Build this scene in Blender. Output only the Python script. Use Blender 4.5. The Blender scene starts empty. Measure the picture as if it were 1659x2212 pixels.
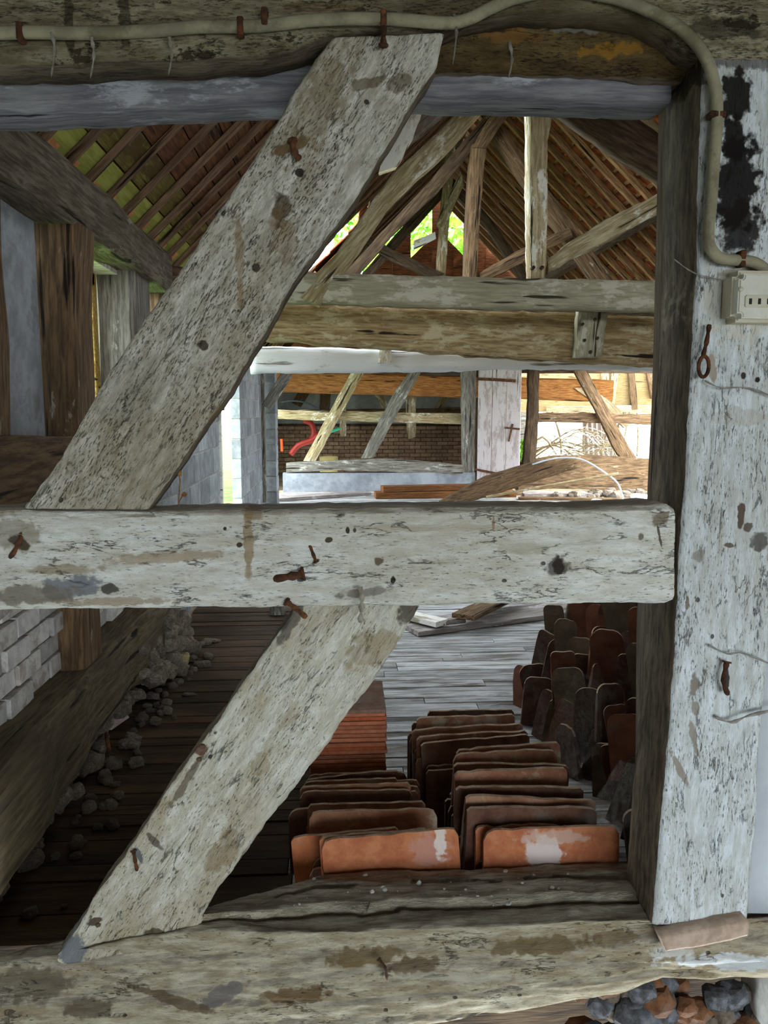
import bpy, bmesh, math, random
from mathutils import Vector, Matrix, noise
R = random.Random(7)
SC = bpy.context.scene
COL = SC.collection

# ---------------------------------------------------------------- camera, sky, sun, exposure
F_PX, CX, CY = 1720.0, 829.5, 1106.0
YAW, PITCH = math.radians(3.42), math.radians(7.42)
CAM = Vector((0, 0, 0))
FWD = Vector((math.sin(YAW)*math.cos(PITCH), math.cos(YAW)*math.cos(PITCH), -math.sin(PITCH)))
RGT = Vector((math.cos(YAW), -math.sin(YAW), 0))
UPV = RGT.cross(FWD)
cam_d = bpy.data.cameras.new('camera'); cam = bpy.data.objects.new('camera', cam_d); COL.objects.link(cam)
cam.matrix_world = Matrix(((RGT.x, UPV.x, -FWD.x, 0), (RGT.y, UPV.y, -FWD.y, 0), (RGT.z, UPV.z, -FWD.z, 0), (0, 0, 0, 1)))
cam_d.sensor_fit = 'VERTICAL'; cam_d.sensor_height = 36.0; cam_d.lens = F_PX/2212.0*36.0
cam_d.clip_start = 0.05; cam_d.clip_end = 400
SC.camera = cam

world = bpy.data.worlds.new('sky'); SC.world = world; world.use_nodes = True
wn = world.node_tree; bg = wn.nodes['Background']
bg.inputs[0].default_value = (0.84, 0.93, 1.0, 1); bg.inputs[1].default_value = 5.5
sun_d = bpy.data.lights.new('sun', 'SUN'); sun_d.energy = 2.2; sun_d.angle = math.radians(1.0); sun_d.color = (1.0, 0.86, 0.66)
sun = bpy.data.objects.new('sun', sun_d); COL.objects.link(sun)
sun.rotation_euler = Vector((0.72, -0.10, 0.85)).to_track_quat('Z', 'Y').to_euler()

def portal(loc, rot, sx, sy):
    d = bpy.data.lights.new('sky_portal', 'AREA'); d.shape = 'RECTANGLE'; d.size = sx; d.size_y = sy
    d.cycles.is_portal = True
    o = bpy.data.objects.new('sky_portal', d); COL.objects.link(o); o.location = loc; o.rotation_euler = rot
    return o
H = math.pi/2
portal((-1.34, 5.9, 0.32), (0, -H, 0), 0.75, 2.9)      # high opening in the left wall (looks towards +X)
portal((-1.34, 7.93, -0.35), (0, -H, 0), 2.1, 1.5)     # doorway in the block wall
portal((-1.40, 3.6, 0.15), (0, -H, 0), 0.95, 0.7)      # small window
portal((4.2, 12.0, -0.3), (0, H, 0), 2.2, 2.7)         # open right side at the far end
portal((1.9, -3.6, -0.45), (H, 0, 0), 3.6, 2.0)         # open side of the added shelter behind the camera
portal((1.6, 1.80, 1.45), (H, 0, 0), 2.6, 0.48)          # unseen loft opening added over the front plate to light the trusses
SC.view_settings.view_transform = 'Standard'; SC.view_settings.look = 'None'
SC.view_settings.gamma = 1.0; SC.view_settings.use_curve_mapping = False
SC.view_settings.exposure = 1.25
FLOOR = -1.40

# ---------------------------------------------------------------- helpers
def ray(u, v):
    return (FWD + RGT*((u-CX)/F_PX) - UPV*((v-CY)/F_PX))
def P(u, v, Y):
    r = ray(u, v); return r*(Y/r.y)
def PX(u, v, X):
    r = ray(u, v); return r*(X/r.x)
def PZ(u, v, Z):
    r = ray(u, v); return r*(Z/r.z)

def lin(c):
    if isinstance(c, str):
        c = [int(c[i:i+2], 16)/255 for i in (0, 2, 4)]
    return tuple(((x/12.92) if x <= 0.04045 else ((x+0.055)/1.055)**2.4) for x in c) + (1.0,)

def tag(o, label=None, cat=None, group=None, kind=None):
    if label: o['label'] = label
    if cat: o['category'] = cat
    if group: o['group'] = group
    if kind: o['kind'] = kind
    return o
def empty(name, loc=(0, 0, 0), label=None, cat=None, group=None, kind=None):
    o = bpy.data.objects.new(name, None); COL.objects.link(o); o.location = loc; o.empty_display_size = 0.05
    return tag(o, label, cat, group, kind)
def link_mesh(name, me, mat=None, parent=None, mw=None):
    o = bpy.data.objects.new(name, me); COL.objects.link(o)
    if mat is not None and not me.materials: me.materials.append(mat)
    if parent is not None:
        o.parent = parent
        base = Matrix.Translation(parent.location) @ parent.rotation_euler.to_matrix().to_4x4()
        if parent.parent is not None: base = Matrix.Translation(parent.parent.location) @ base
        o.matrix_local = base.inverted() @ (mw if mw is not None else Matrix())
    elif mw is not None:
        o.matrix_world = mw
    return o
def mesh(name, verts, faces, smooth=False):
    me = bpy.data.meshes.new(name); me.from_pydata([tuple(v) for v in verts], [], faces); me.update()
    if smooth:
        me.polygons.foreach_set('use_smooth', [True]*len(me.polygons))
    return me
def fix_normals(me):
    bm = bmesh.new(); bm.from_mesh(me); bmesh.ops.recalc_face_normals(bm, faces=bm.faces); bm.to_mesh(me); bm.free()

def frame(p0, xdir, yhint=(0, 1, 0)):
    x = Vector(xdir).normalized(); y = Vector(yhint); y = (y - x*y.dot(x)).normalized(); z = x.cross(y)
    return Matrix(((x.x, y.x, z.x, p0[0]), (x.y, y.y, z.y, p0[1]), (x.z, y.z, z.z, p0[2]), (0, 0, 0, 1)))

def resample(pts, n):
    L = [0]
    for a, b in zip(pts, pts[1:]): L.append(L[-1] + (b-a).length)
    out = []; j = 0
    for i in range(n+1):
        t = L[-1]*i/n
        while j < len(pts)-2 and L[j+1] < t: j += 1
        k = (t-L[j])/max(L[j+1]-L[j], 1e-9); out.append(pts[j].lerp(pts[j+1], min(max(k, 0), 1)))
    return out
def fb(x, y, z, o=3):
    return noise.fractal(Vector((x, y, z)), 1.0, 2.0, o)

# ---------------------------------------------------------------- materials
class NT:
    def __init__(self, name):
        self.m = bpy.data.materials.new(name); self.m.use_nodes = True
        self.t = self.m.node_tree; self.b = self.t.nodes['Principled BSDF']
        self.b.inputs['Specular IOR Level'].default_value = 0.25
        self.co = self.t.nodes.new('ShaderNodeTexCoord'); self.oi = self.t.nodes.new('ShaderNodeObjectInfo')
        self.vec = self.co.outputs['Object']
    def n(self, k): return self.t.nodes.new(k)
    def l(self, a, b): self.t.links.new(a, b)
    def vm(self, op, a, b):
        n = self.n('ShaderNodeVectorMath'); n.operation = op
        for i, s in enumerate((a, b)):
            if s is None: continue
            if isinstance(s, (tuple, list)): n.inputs[i].default_value = s
            else: self.l(s, n.inputs[i])
        return n
    def ma(self, op, a, b=None, clamp=False):
        n = self.n('ShaderNodeMath'); n.operation = op; n.use_clamp = clamp
        for i, s in enumerate((a, b)):
            if s is None: continue
            if isinstance(s, (int, float)): n.inputs[i].default_value = s
            else: self.l(s, n.inputs[i])
        return n.outputs[0]
    def seeded(self, amt=13.0):
        c = self.n('ShaderNodeCombineXYZ'); r = self.ma('MULTIPLY', self.oi.outputs['Random'], amt)
        for i in range(3): self.l(r, c.inputs[i])
        self.vec = self.vm('ADD', self.vec, c.outputs[0]).outputs[0]
    def noise(self, scale, stretch=(1, 1, 1), detail=4, rough=0.6, dist=0.0, vec=None):
        v = self.vm('MULTIPLY', vec or self.vec, stretch).outputs[0]
        n = self.n('ShaderNodeTexNoise'); n.inputs['Scale'].default_value = scale; n.inputs['Detail'].default_value = detail
        n.inputs['Roughness'].default_value = rough; n.inputs['Distortion'].default_value = dist; self.l(v, n.inputs['Vector'])
        return n.outputs['Fac']
    def step(self, x, lo, hi, inv=False):
        n = self.n('ShaderNodeMapRange'); n.interpolation_type = 'SMOOTHSTEP'
        n.inputs[1].default_value = lo; n.inputs[2].default_value = hi
        n.inputs[3].default_value = 1.0 if inv else 0.0; n.inputs[4].default_value = 0.0 if inv else 1.0
        self.l(x, n.inputs[0]); return n.outputs[0]
    def mix(self, f, a, b):
        n = self.n('ShaderNodeMix'); n.data_type = 'RGBA'
        if isinstance(f, (int, float)): n.inputs[0].default_value = f
        else: self.l(f, n.inputs[0])
        for i, s in ((6, a), (7, b)):
            if isinstance(s, (tuple, list)): n.inputs[i].default_value = s
            else: self.l(s, n.inputs[i])
        return n.outputs[2]
    def bump(self, h, dist=0.004, strength=1.0, prev=None):
        n = self.n('ShaderNodeBump'); n.inputs['Distance'].default_value = dist; n.inputs['Strength'].default_value = strength
        self.l(h, n.inputs['Height'])
        if prev: self.l(prev, n.inputs['Normal'])
        return n.outputs[0]
    def done(self, col, rough=0.9, nrm=None):
        if isinstance(col, (tuple, list)): self.b.inputs['Base Color'].default_value = col
        else: self.l(col, self.b.inputs['Base Color'])
        self.b.inputs['Roughness'].default_value = rough
        if nrm: self.l(nrm, self.b.inputs['Normal'])
        return self.m
    def marks(self, col, marks):
        if not marks: return col
        wob = self.n('ShaderNodeTexNoise'); wob.inputs['Scale'].default_value = 42; wob.inputs['Detail'].default_value = 4
        self.l(self.co.outputs['Object'], wob.inputs['Vector']); wv = self.ma('MULTIPLY', self.ma('SUBTRACT', wob.outputs['Fac'], 0.5), 1.9)
        for (c, rx, rz, ang, colr, op) in marks:
            v = self.vm('SUBTRACT', self.co.outputs['Object'], tuple(c)).outputs[0]
            r = self.n('ShaderNodeVectorRotate'); r.rotation_type = 'Y_AXIS'; r.inputs['Angle'].default_value = ang
            self.l(v, r.inputs['Vector'])
            s = self.vm('MULTIPLY', r.outputs[0], (1/rx, 0, 1/rz)).outputs[0]
            ln = self.n('ShaderNodeVectorMath'); ln.operation = 'LENGTH'; self.l(s, ln.inputs[0])
            d = self.ma('ADD', ln.outputs['Value'], wv)
            col = self.mix(self.ma('MULTIPLY', self.step(d, 0.75, 1.1, inv=True), op), col, lin(colr))
        return col

def painted(name, paint='d9dcd2', dirty='a8a48e', wood='6b6151', stain='7c6742', dark='2a241d',
            flake=0.36, stain_amt=0.55, speck=0.5, dust=None, marks=(), bump=1.0, grain=1.0, side=True, dlo=0.45, dhi=0.8):
    m = NT(name); g = grain
    fine = m.noise(55, (0.22*g, 1, 1), 5, 0.7)
    fib = m.noise(290, (0.20*g, 1, 1), 4, 0.7)
    big = m.noise(3.2, (0.5, 1, 1), 4, 0.6)
    med = m.noise(14, (0.4, 1, 1), 5, 0.68, 0.4)
    fl = m.noise(11, (0.55, 1, 1), 8, 0.74)
    col = m.mix(m.step(fine, 0.38, 0.66), lin(dirty), lin(paint))
    col = m.mix(m.ma('MULTIPLY', m.step(big, 0.44, 0.66), stain_amt), col, lin(stain))
    col = m.mix(m.ma('MULTIPLY', m.step(med, 0.55, 0.72), stain_amt), col, lin(stain))
    crack = m.step(fib, 0.30+0.13*speck, 0.40+0.10*speck, inv=True)
    crack = m.ma('MULTIPLY', crack, m.step(med, 0.36, 0.56))
    col = m.mix(m.ma('MULTIPLY', crack, 0.8), col, lin(dark))
    flk = m.step(fl, flake-0.015, flake+0.015, inv=True)
    wcol = m.mix(m.step(fine, 0.35, 0.65), lin(dark), lin(wood))
    col = m.mix(flk, col, m.mix(0.55, wcol, lin(wood)))
    rl = m.ma('ABSOLUTE', m.ma('SUBTRACT', m.noise(30, (0.22, 1, 1), 7, 0.66, 0.35), 0.5))
    line = m.ma('MULTIPLY', m.step(rl, 0.004, 0.016, inv=True), m.step(m.noise(19, (.4, 1, 1), 4), 0.53, 0.60))
    col = m.mix(m.ma('MULTIPLY', line, 0.55), col, lin(dark))
    v = m.n('ShaderNodeTexVoronoi'); v.inputs['Scale'].default_value = 17; m.l(m.vm('MULTIPLY', m.vec, (0.8, 1, 1)).outputs[0], v.inputs['Vector'])
    hole = m.step(v.outputs['Distance'], 0.05, 0.085, inv=True)
    hole = m.ma('MULTIPLY', hole, m.step(v.outputs['Color'], 0.55, 0.6))
    col = m.mix(m.ma('MULTIPLY', hole, 0.85), col, lin(dark))
    g0 = m.n('ShaderNodeNewGeometry'); s0 = m.n('ShaderNodeSeparateXYZ'); m.l(g0.outputs['True Normal'], s0.inputs[0])
    sidef = m.step(m.ma('ABSOLUTE', s0.outputs[1]), 0.35, 0.6, inv=True)
    if side: col = m.mix(sidef, col, m.mix(m.step(fine, .35, .65), lin('4f4437'), lin('857763')))
    if dust:      # dust lying on faces that look up
        g_ = m.n('ShaderNodeNewGeometry'); sp = m.n('ShaderNodeSeparateXYZ'); m.l(g_.outputs['True Normal'], sp.inputs[0])
        col = m.mix(m.step(sp.outputs[2], dlo, dhi), col, m.mix(m.step(fine, .35, .65), lin('857b6b'), lin(dust)))
    col = m.marks(col, marks)
    h = m.ma('ADD', m.ma('MULTIPLY', fib, 0.5), m.ma('MULTIPLY', fine, 0.6))
    h = m.ma('SUBTRACT', h, m.ma('MULTIPLY', flk, 0.55)); h = m.ma('SUBTRACT', h, m.ma('MULTIPLY', line, 0.8)); h = m.ma('ADD', h, m.ma('MULTIPLY', m.noise(70, (.45, 1, 1), 6, .75, .5), 0.9)); h = m.ma('SUBTRACT', h, m.ma('MULTIPLY', hole, 0.8))
    return m.done(col, 0.88, m.bump(h, 0.0045*bump))

def rawwood(name, a='8a7556', b='54422e', dark='241a11', dist=0.004, scale=1.0, seed=True, lime=None, lime_amt=0.5):
    m = NT(name)
    if seed: m.seeded()
    fine = m.noise(60*scale, (0.10, 1, 1), 5, 0.65, 0.3)
    big = m.noise(5*scale, (0.35, 1, 1), 4, 0.6)
    col = m.mix(m.step(fine, 0.36, 0.66), lin(b), lin(a))
    col = m.mix(m.ma('MULTIPLY', m.step(big, 0.48, 0.7), 0.6), col, lin(b))
    if lime:
        lm = m.noise(9*scale, (0.4, 1, 1), 7, 0.72)
        col = m.mix(m.ma('MULTIPLY', m.step(lm, 0.62-0.3*lime_amt, 0.70-0.3*lime_amt), 0.9), col, lin(lime))
    cr = m.step(m.noise(26*scale, (0.06, 1, 1), 3, 0.5), 0.31, 0.37, inv=True)
    col = m.mix(cr, col, lin(dark))
    return m.done(col, 0.9, m.bump(m.ma('SUBTRACT', fine, cr), dist))

def gritty(name, a, b, c=None, scale=20, dist=0.004, rough=0.95, camt=0.5, seed=True, stretch=(1, 1, 1), fine_scale=6.0):
    m = NT(name)
    if seed: m.seeded()
    n1 = m.noise(scale, stretch, 6, 0.68); n2 = m.noise(scale*fine_scale, stretch, 3, 0.6)
    col = m.mix(m.step(n1, 0.36, 0.64), lin(a), lin(b))
    if c: col = m.mix(m.ma('MULTIPLY', m.step(m.noise(scale*0.45, stretch, 6, 0.7, 0.3), 0.52, 0.62), camt), col, lin(c))
    rv = m.ma('ADD', m.ma('MULTIPLY', m.oi.outputs['Random'], 0.5), 0.75) if seed else None
    if seed:
        hs = m.n('ShaderNodeHueSaturation'); m.l(col, hs.inputs['Color']); m.l(rv, hs.inputs['Value']); col = hs.outputs[0]
    h = m.ma('ADD', n1, m.ma('MULTIPLY', n2, 0.4))
    return m.done(col, rough, m.bump(h, dist))

# ---------------------------------------------------------------- timber builders
def slab(name, A, B, Y, depth, mat=None, parent=None, n=60, m=10, rough=0.002, edge=0.003, cham=0.006, seed=0,
         marks=None, matargs=None, Y2=None, crack=0.0):
    """timber whose camera-side face runs between edge lines A and B (pixels at depth Y); Y2 = depth at its far end"""
    Y2 = Y if Y2 is None else Y2
    def conv(E):
        out = []
        for i, (u, v) in enumerate(E):
            t = i/max(len(E)-1, 1); out.append(P(u, v, Y+(Y2-Y)*t))
        return out
    a = resample(conv(A), n); b = resample(conv(B), n)
    p0 = (a[0]+b[0])/2; p1 = (a[-1]+b[-1])/2
    M = frame(p0, p1-p0); Mi = M.inverted()
    a = [Mi @ q for q in a]; b = [Mi @ q for q in b]
    vs = []; ring = m+1+4
    for i in range(n+1):
        A_, B_ = a[i].copy(), b[i].copy(); d = (B_-A_); wd = d.length; d.normalize()
        s = A_.x*1.0
        A_ += d*edge*(fb(s*9, seed, 1.7) + 0.5*fb(s*40, seed, 4.1)); B_ += d*edge*(fb(s*9, seed+5, 2.7) + 0.5*fb(s*40, seed+8, 4.1))
        wd = (B_-A_).length
        c = min(cham, wd*0.2)
        for j in range(m+1):
            t = j/m; p = A_ + d*wd*t
            q = min(t, 1-t)*wd; y = 0
            if q < c: y = (c-q)*0.75
            z = t*wd
            y += rough*fb(s*4, z*11+seed, 3.3, 4)
            if crack:
                k = abs(noise.noise(Vector((s*1.5, z*26+seed*3, 9.1))))
                if k < 0.10 and noise.noise(Vector((s*3.1, z*9, seed+2.0))) > -0.05: y += crack*(1-k/0.10)
            vs.append(p+Vector((0, y, 0)))
        hb = depth + rough*fb(s*4, seed, 8.3)
        vs.append(B_+Vector((0, hb*0.5, 0))+d*rough*fb(s*6, seed, 5.5)); vs.append(B_-d*c*0.5+Vector((0, hb, 0)))
        vs.append(A_+d*c*0.5+Vector((0, hb, 0))); vs.append(A_+Vector((0, hb*0.5, 0))+d*rough*fb(s*6, seed, 7.5))
    fs = []
    for i in range(n):
        for j in range(ring):
            k = (j+1) % ring
            fs.append((i*ring+j, i*ring+k, (i+1)*ring+k, (i+1)*ring+j))
    fs.append(tuple(range(ring))[::-1]); fs.append(tuple(n*ring+j for j in range(ring)))
    me = mesh(name, vs, fs, smooth=False); fix_normals(me)
    me.polygons.foreach_set('use_smooth', [len(p.vertices) == 4 and m > 3 for p in me.polygons])
    beta = math.atan2((p1-p0).z, (p1-p0).x)
    if mat is None:
        mk = []
        for (u, v, ru, rv, ang, colr, op) in (marks or []):
            c = Mi @ P(u, v, Y); mk.append(((c.x, 0, c.z), ru*Y/F_PX, rv*Y/F_PX, math.radians(ang)-beta, colr, op))
        mat = painted(name+'_paint', marks=mk, **(matargs or {}))
    return link_mesh(name, me, mat, parent, M)

def beam(name, p0, p1, w, h, mat, parent=None, yhint=(0, 1, 0), n=6, cham=0.12, rough=0.004, bend=0.0, seed=None, taper=1.0):
    """timber from p0 to p1; w across yhint direction, h across the other"""
    seed = R.random()*50 if seed is None else seed
    p0 = Vector(p0); p1 = Vector(p1); M = frame(p0, p1-p0, yhint); L = (p1-p0).length
    vs = []; c = cham*min(w, h)
    prof = [(-w/2+c, -h/2), (w/2-c, -h/2), (w/2, -h/2+c), (w/2, h/2-c), (w/2-c, h/2), (-w/2+c, h/2), (-w/2, h/2-c), (-w/2, -h/2+c)]
    for i in range(n+1):
        t = i/n; k = 1+(taper-1)*t
        for (y, z) in prof:
            q = rough*1.5
            vs.append((L*t, y*k+q*fb(L*t*2, y*9, seed, 2), z*k+q*fb(L*t*2, z*9, seed+7, 2)+bend*math.sin(math.pi*t)))
    fs = [(i*8+j, i*8+(j+1) % 8, (i+1)*8+(j+1) % 8, (i+1)*8+j) for i in range(n) for j in range(8)]
    fs += [tuple(range(8))[::-1], tuple(n*8+j for j in range(8))]
    me = mesh(name, vs, fs); fix_normals(me)
    return link_mesh(name, me, mat, parent, M)

_box_cache = {}
def box(name, lo, hi, mat, parent=None, jit=0.0, bev=0.0, uneven=0.0):
    lo = Vector(lo); hi = Vector(hi); s = hi-lo; c = (lo+hi)/2
    key = (round(s.x, 3), round(s.y, 3), round(s.z, 3), mat.name, bev)
    me = _box_cache.get(key) if not uneven else None
    if me is None:
        bm = bmesh.new(); bmesh.ops.create_cube(bm, size=1.0)
        for v in bm.verts: v.co = Vector((v.co.x*s.x, v.co.y*s.y, v.co.z*s.z))
        if bev: bmesh.ops.bevel(bm, geom=bm.edges[:], offset=bev, segments=1, affect='EDGES')
        if uneven:
            for v in bm.verts: v.co += Vector((R.uniform(-1, 1), R.uniform(-1, 1), R.uniform(-1, 1)))*uneven
        me = bpy.data.meshes.new(name); bm.to_mesh(me); bm.free(); me.materials.append(mat)
        if not uneven: _box_cache[key] = me
    M = Matrix.Translation(c + Vector((R.uniform(-jit, jit), R.uniform(-jit, jit), R.uniform(-jit, jit))))
    return link_mesh(name, me, None, parent, M)

def tube(name, pts, r, mat, parent=None, seg=8, cap=True, rfun=None, sub=4):
    pts = [Vector(p) for p in pts]
    # Catmull-Rom
    q = []
    for i in range(len(pts)-1):
        p0 = pts[max(i-1, 0)]; p1 = pts[i]; p2 = pts[i+1]; p3 = pts[min(i+2, len(pts)-1)]
        for k in range(sub):
            t = k/sub
            q.append(0.5*((2*p1)+(p2-p0)*t+(2*p0-5*p1+4*p2-p3)*t*t+(3*p1-p0-3*p2+p3)*t**3))
    q.append(pts[-1]); o = q[0]
    vs = []; nrm = None
    for i, p in enumerate(q):
        d = (q[min(i+1, len(q)-1)]-q[max(i-1, 0)]).normalized()
        if nrm is None: nrm = d.orthogonal().normalized()
        nrm = (nrm-d*nrm.dot(d)).normalized(); b = d.cross(nrm)
        rr = r*(rfun(i/(len(q)-1)) if rfun else 1)
        for k in range(seg):
            a = 2*math.pi*k/seg; vs.append(p-o+(nrm*math.cos(a)+b*math.sin(a))*rr)
    fs = [(i*seg+j, i*seg+(j+1) % seg, (i+1)*seg+(j+1) % seg, (i+1)*seg+j) for i in range(len(q)-1) for j in range(seg)]
    if cap: fs += [tuple(range(seg))[::-1], tuple((len(q)-1)*seg+j for j in range(seg))]
    me = mesh(name, vs, fs, smooth=True)
    return link_mesh(name, me, mat, parent, Matrix.Translation(o))

def stone_mesh(seed, s=(1, 1, 1), rough=0.25, sub=2, flat=False):
    bm = bmesh.new(); bmesh.ops.create_icosphere(bm, subdivisions=sub, radius=0.5)
    for v in bm.verts:
        k = 1+rough*fb(v.co.x*3+seed, v.co.y*3, v.co.z*3, 3)
        # push towards a box so it reads as broken stone
        q = Vector([math.copysign(abs(c*2)**0.75/2, c) for c in v.co])
        v.co = Vector((q.x*s[0], q.y*s[1], q.z*s[2]))*k
    me = bpy.data.meshes.new('stone'); bm.to_mesh(me); bm.free()
    return me

# ---------------------------------------------------------------- shared materials
M_beamtan = rawwood('limewashed_oak', 'b9a988', '84714f', '33271a', lime='d8d3c2', lime_amt=0.25)
M_beamgrey = rawwood('grey_oak', '8f8a80', '5f5a52', '231e1a', lime='b9b8b0', lime_amt=0.15)
M_beamdark = rawwood('dark_oak', '5a4834', '33271b', '140e09')
M_beambrown = rawwood('brown_oak', '7d6448', '4c3a28', '1d140c', lime='a09683', lime_amt=0.05)
M_lintel = rawwood('lintel_oak', '8d8d8d', '64646a', '2a282a', lime='a9adb2', lime_amt=0.2)
M_white = rawwood('whitewashed_oak', 'c9c2b2', '9b907a', '4a3c2c', lime='ece9e2', lime_amt=0.75)
M_rafter = rawwood('rafter_oak', 'a07c54', '6e5032', '20150c')
M_rafterL = rawwood('rafter_pale', '8b6f56', '5d4633', '20150c')
M_batten = rawwood('batten_oak', '8a5f38', '5c3c22', '1c110a')
M_roofboard = rawwood('roof_board', '6e4426', '472a17', '1a0e07')
M_plaster = gritty('lime_plaster', 'a2a19c', 'c1bfb7', '7e776c', 5, 0.004, camt=0.5, seed=False)
M_block = gritty('concrete_block', '7a7d80', '93969a', 'adb0b2', 9, 0.003, camt=0.3)
M_mortar = gritty('mortar', '96948e', 'aaa79f', None, 20, 0.003, seed=False)
M_brickw = gritty('whitewashed_brick', 'a9a5a0', 'c6c3bd', '857468', 16, 0.006, camt=0.6)
M_brick = gritty('old_brick', '8a6a52', 'a0876c', '6c6258', 14, 0.005, camt=0.4)
M_tile = gritty('terracotta_tile', 'a5603f', 'b97a55', 'c0a898', 13, 0.003, camt=0.45)
M_tileold = gritty('weathered_tile', '80543f', '9a735a', 'aca48f', 12, 0.004, camt=0.75)
M_tiledark = gritty('dark_tile', '55392d', '70503f', '6f6c62', 12, 0.004, camt=0.5)
M_tilenew = gritty('machine_made_tile', '98583e', 'aa6a4c', '8e6650', 30, 0.001, camt=0.3)
M_stone = gritty('rubble_stone', '5f5548', '82766a', 'a0958a', 9, 0.008, camt=0.5)
M_dirt = gritty('earth', '3a2e20', '57472f', '6f6048', 12, 0.02, seed=False)
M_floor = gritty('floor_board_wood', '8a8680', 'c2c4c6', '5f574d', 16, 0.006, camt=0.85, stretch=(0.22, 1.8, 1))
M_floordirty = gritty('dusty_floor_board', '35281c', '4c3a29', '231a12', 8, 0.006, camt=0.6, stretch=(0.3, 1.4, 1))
M_rust = gritty('rusty_iron', '33231a', '573722', '7a4d2c', 60, 0.002, camt=0.6)
M_dust = gritty('dusty_web', '6d675c', '8f897c', None, 60, 0.002)
M_grass = gritty('grass', '3f6a1e', '6b9a34', '86a84a', 3, 0.03, seed=False)
M_yard = gritty('yard_earth', '7d7058', '9a8b6e', '5f5440', 2.0, 0.02, seed=False)
M_camyard = gritty('packed_floor', '77746e', '8d8a84', '5f5a52', 3.0, 0.02, seed=False)
# ================================================================ THE SETTING
# grounds
g = box('ground', (-40, 1.7, -1.95), (-1.30, 60, -1.55), M_grass); tag(g, 'sunlit grass outside the left wall', None, kind='structure')
g = box('ground', (-40, -14, -1.95), (30, 1.60, -1.50), M_camyard); tag(g, kind='structure')
g = box('ground', (-1.30, 13.9, -1.95), (30, 60, -1.42), M_yard); tag(g, kind='structure')
g = box('ground', (4.5, 1.6, -1.95), (30, 13.9, -1.45), M_yard); tag(g, kind='structure')
# unseen camera-side shelter added to shape sky light, wall above the front plate
g = box('wall_left', (-2.7, -3.6, -1.5), (-2.6, 1.6, 1.2), M_plaster); tag(g, kind='structure')  # added shelter wall, unseen
g = box('wall_right', (3.7, -3.6, -1.5), (3.8, 1.6, 1.2), M_plaster); tag(g, kind='structure')  # added shelter wall, unseen
g = box('wall_front', (-2.7, -3.7, -1.5), (0.1, -3.6, 1.2), M_plaster); tag(g, kind='structure')  # added shelter wall, unseen
g = box('wall_front', (0.1, -3.7, 0.55), (3.8, -3.6, 1.2), M_plaster); tag(g, kind='structure')  # added shelter wall, unseen
g = box('ceiling', (-2.7, -3.7, 1.18), (4.6, 1.95, 1.26), M_beambrown); tag(g, kind='structure')
wf = empty('wall_front', (0, 1.75, 0), kind='structure')
def gpoly(pts):
    n = len(pts); v = [(x, 1.9, z) for x, z in pts]+[(x, 2.0, z) for x, z in pts]
    return mesh('gable_panel', v, [tuple(range(n)), tuple(range(n, 2*n))[::-1]]+[(k, k+n, (k+1) % n+n, (k+1) % n) for k in range(n)])
# boards round a made-up loft opening that lets light onto the trusses
link_mesh('gable_panel', gpoly([(-1.2, .78), (.3, .78), (.3, 2.2), (-1.2, .8)]), M_beamdark, wf)
link_mesh('gable_panel', gpoly([(2.9, .78), (4.5, .78), (4.5, .8), (2.9, 2.25)]), M_beamdark, wf)
link_mesh('gable_panel', gpoly([(.3, 2.25), (.3, 1.68), (2.9, 1.68), (2.9, 2.25), (1.61, 3.5)]), M_beamdark, wf)
box('gable_panel', (.3, 1.9, .78), (2.9, 2.0, 1.2), M_beamdark, wf)
box('panel', (1.03, 1.70, -1.5), (4.5, 1.82, .9), M_plaster, wf)
box('panel', (-2.6, 1.78, -1.5), (-1.10, 1.86, .9), M_plaster, wf)

# ---- floor : boards across the barn
floor = empty('floor', (0, 7, FLOOR), kind='structure')
y = 2.02; i = 0
while y < 13.3:
    w = R.uniform(0.065, 0.10)
    # each course is laid as two or three boards
    cuts = sorted([-1.0, R.uniform(0.0, 1.2), R.uniform(1.9, 3.2), 4.2])
    if y > 4.6: cuts = [-1.0, R.uniform(0.3, 2.8), 4.2]
    for a, b in zip(cuts, cuts[1:]):
        dz = R.uniform(-0.004, 0.004)
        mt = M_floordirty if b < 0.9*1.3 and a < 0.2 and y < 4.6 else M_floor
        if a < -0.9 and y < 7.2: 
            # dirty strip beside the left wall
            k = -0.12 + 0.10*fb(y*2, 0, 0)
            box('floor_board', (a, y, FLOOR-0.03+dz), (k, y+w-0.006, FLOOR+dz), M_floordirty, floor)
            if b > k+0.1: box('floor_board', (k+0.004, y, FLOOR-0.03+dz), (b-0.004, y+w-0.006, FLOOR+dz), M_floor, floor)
        else:
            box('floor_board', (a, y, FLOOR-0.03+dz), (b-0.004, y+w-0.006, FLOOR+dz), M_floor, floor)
    y += w
box('subfloor', (-1.1, 2.0, FLOOR-0.10), (4.3, 13.6, FLOOR-0.036), M_dirt, floor)

# ---- left wall
XL = -1.03
wl = empty('wall_left', (XL, 5, FLOOR), kind='structure')
M_blueplaster = gritty('grey_plaster_panel', '8d9094', 'a9adb2', '6b675f', 7, 0.004, camt=0.5, seed=False)
box('plaster_panel', (XL-0.16, 2.45, -0.20), (XL-0.02, 2.96, 0.70), M_blueplaster, wl)
box('plaster_panel', (XL-0.16, 1.80, -0.60), (XL-0.02, 2.45, 0.70), M_blueplaster, wl)
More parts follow.
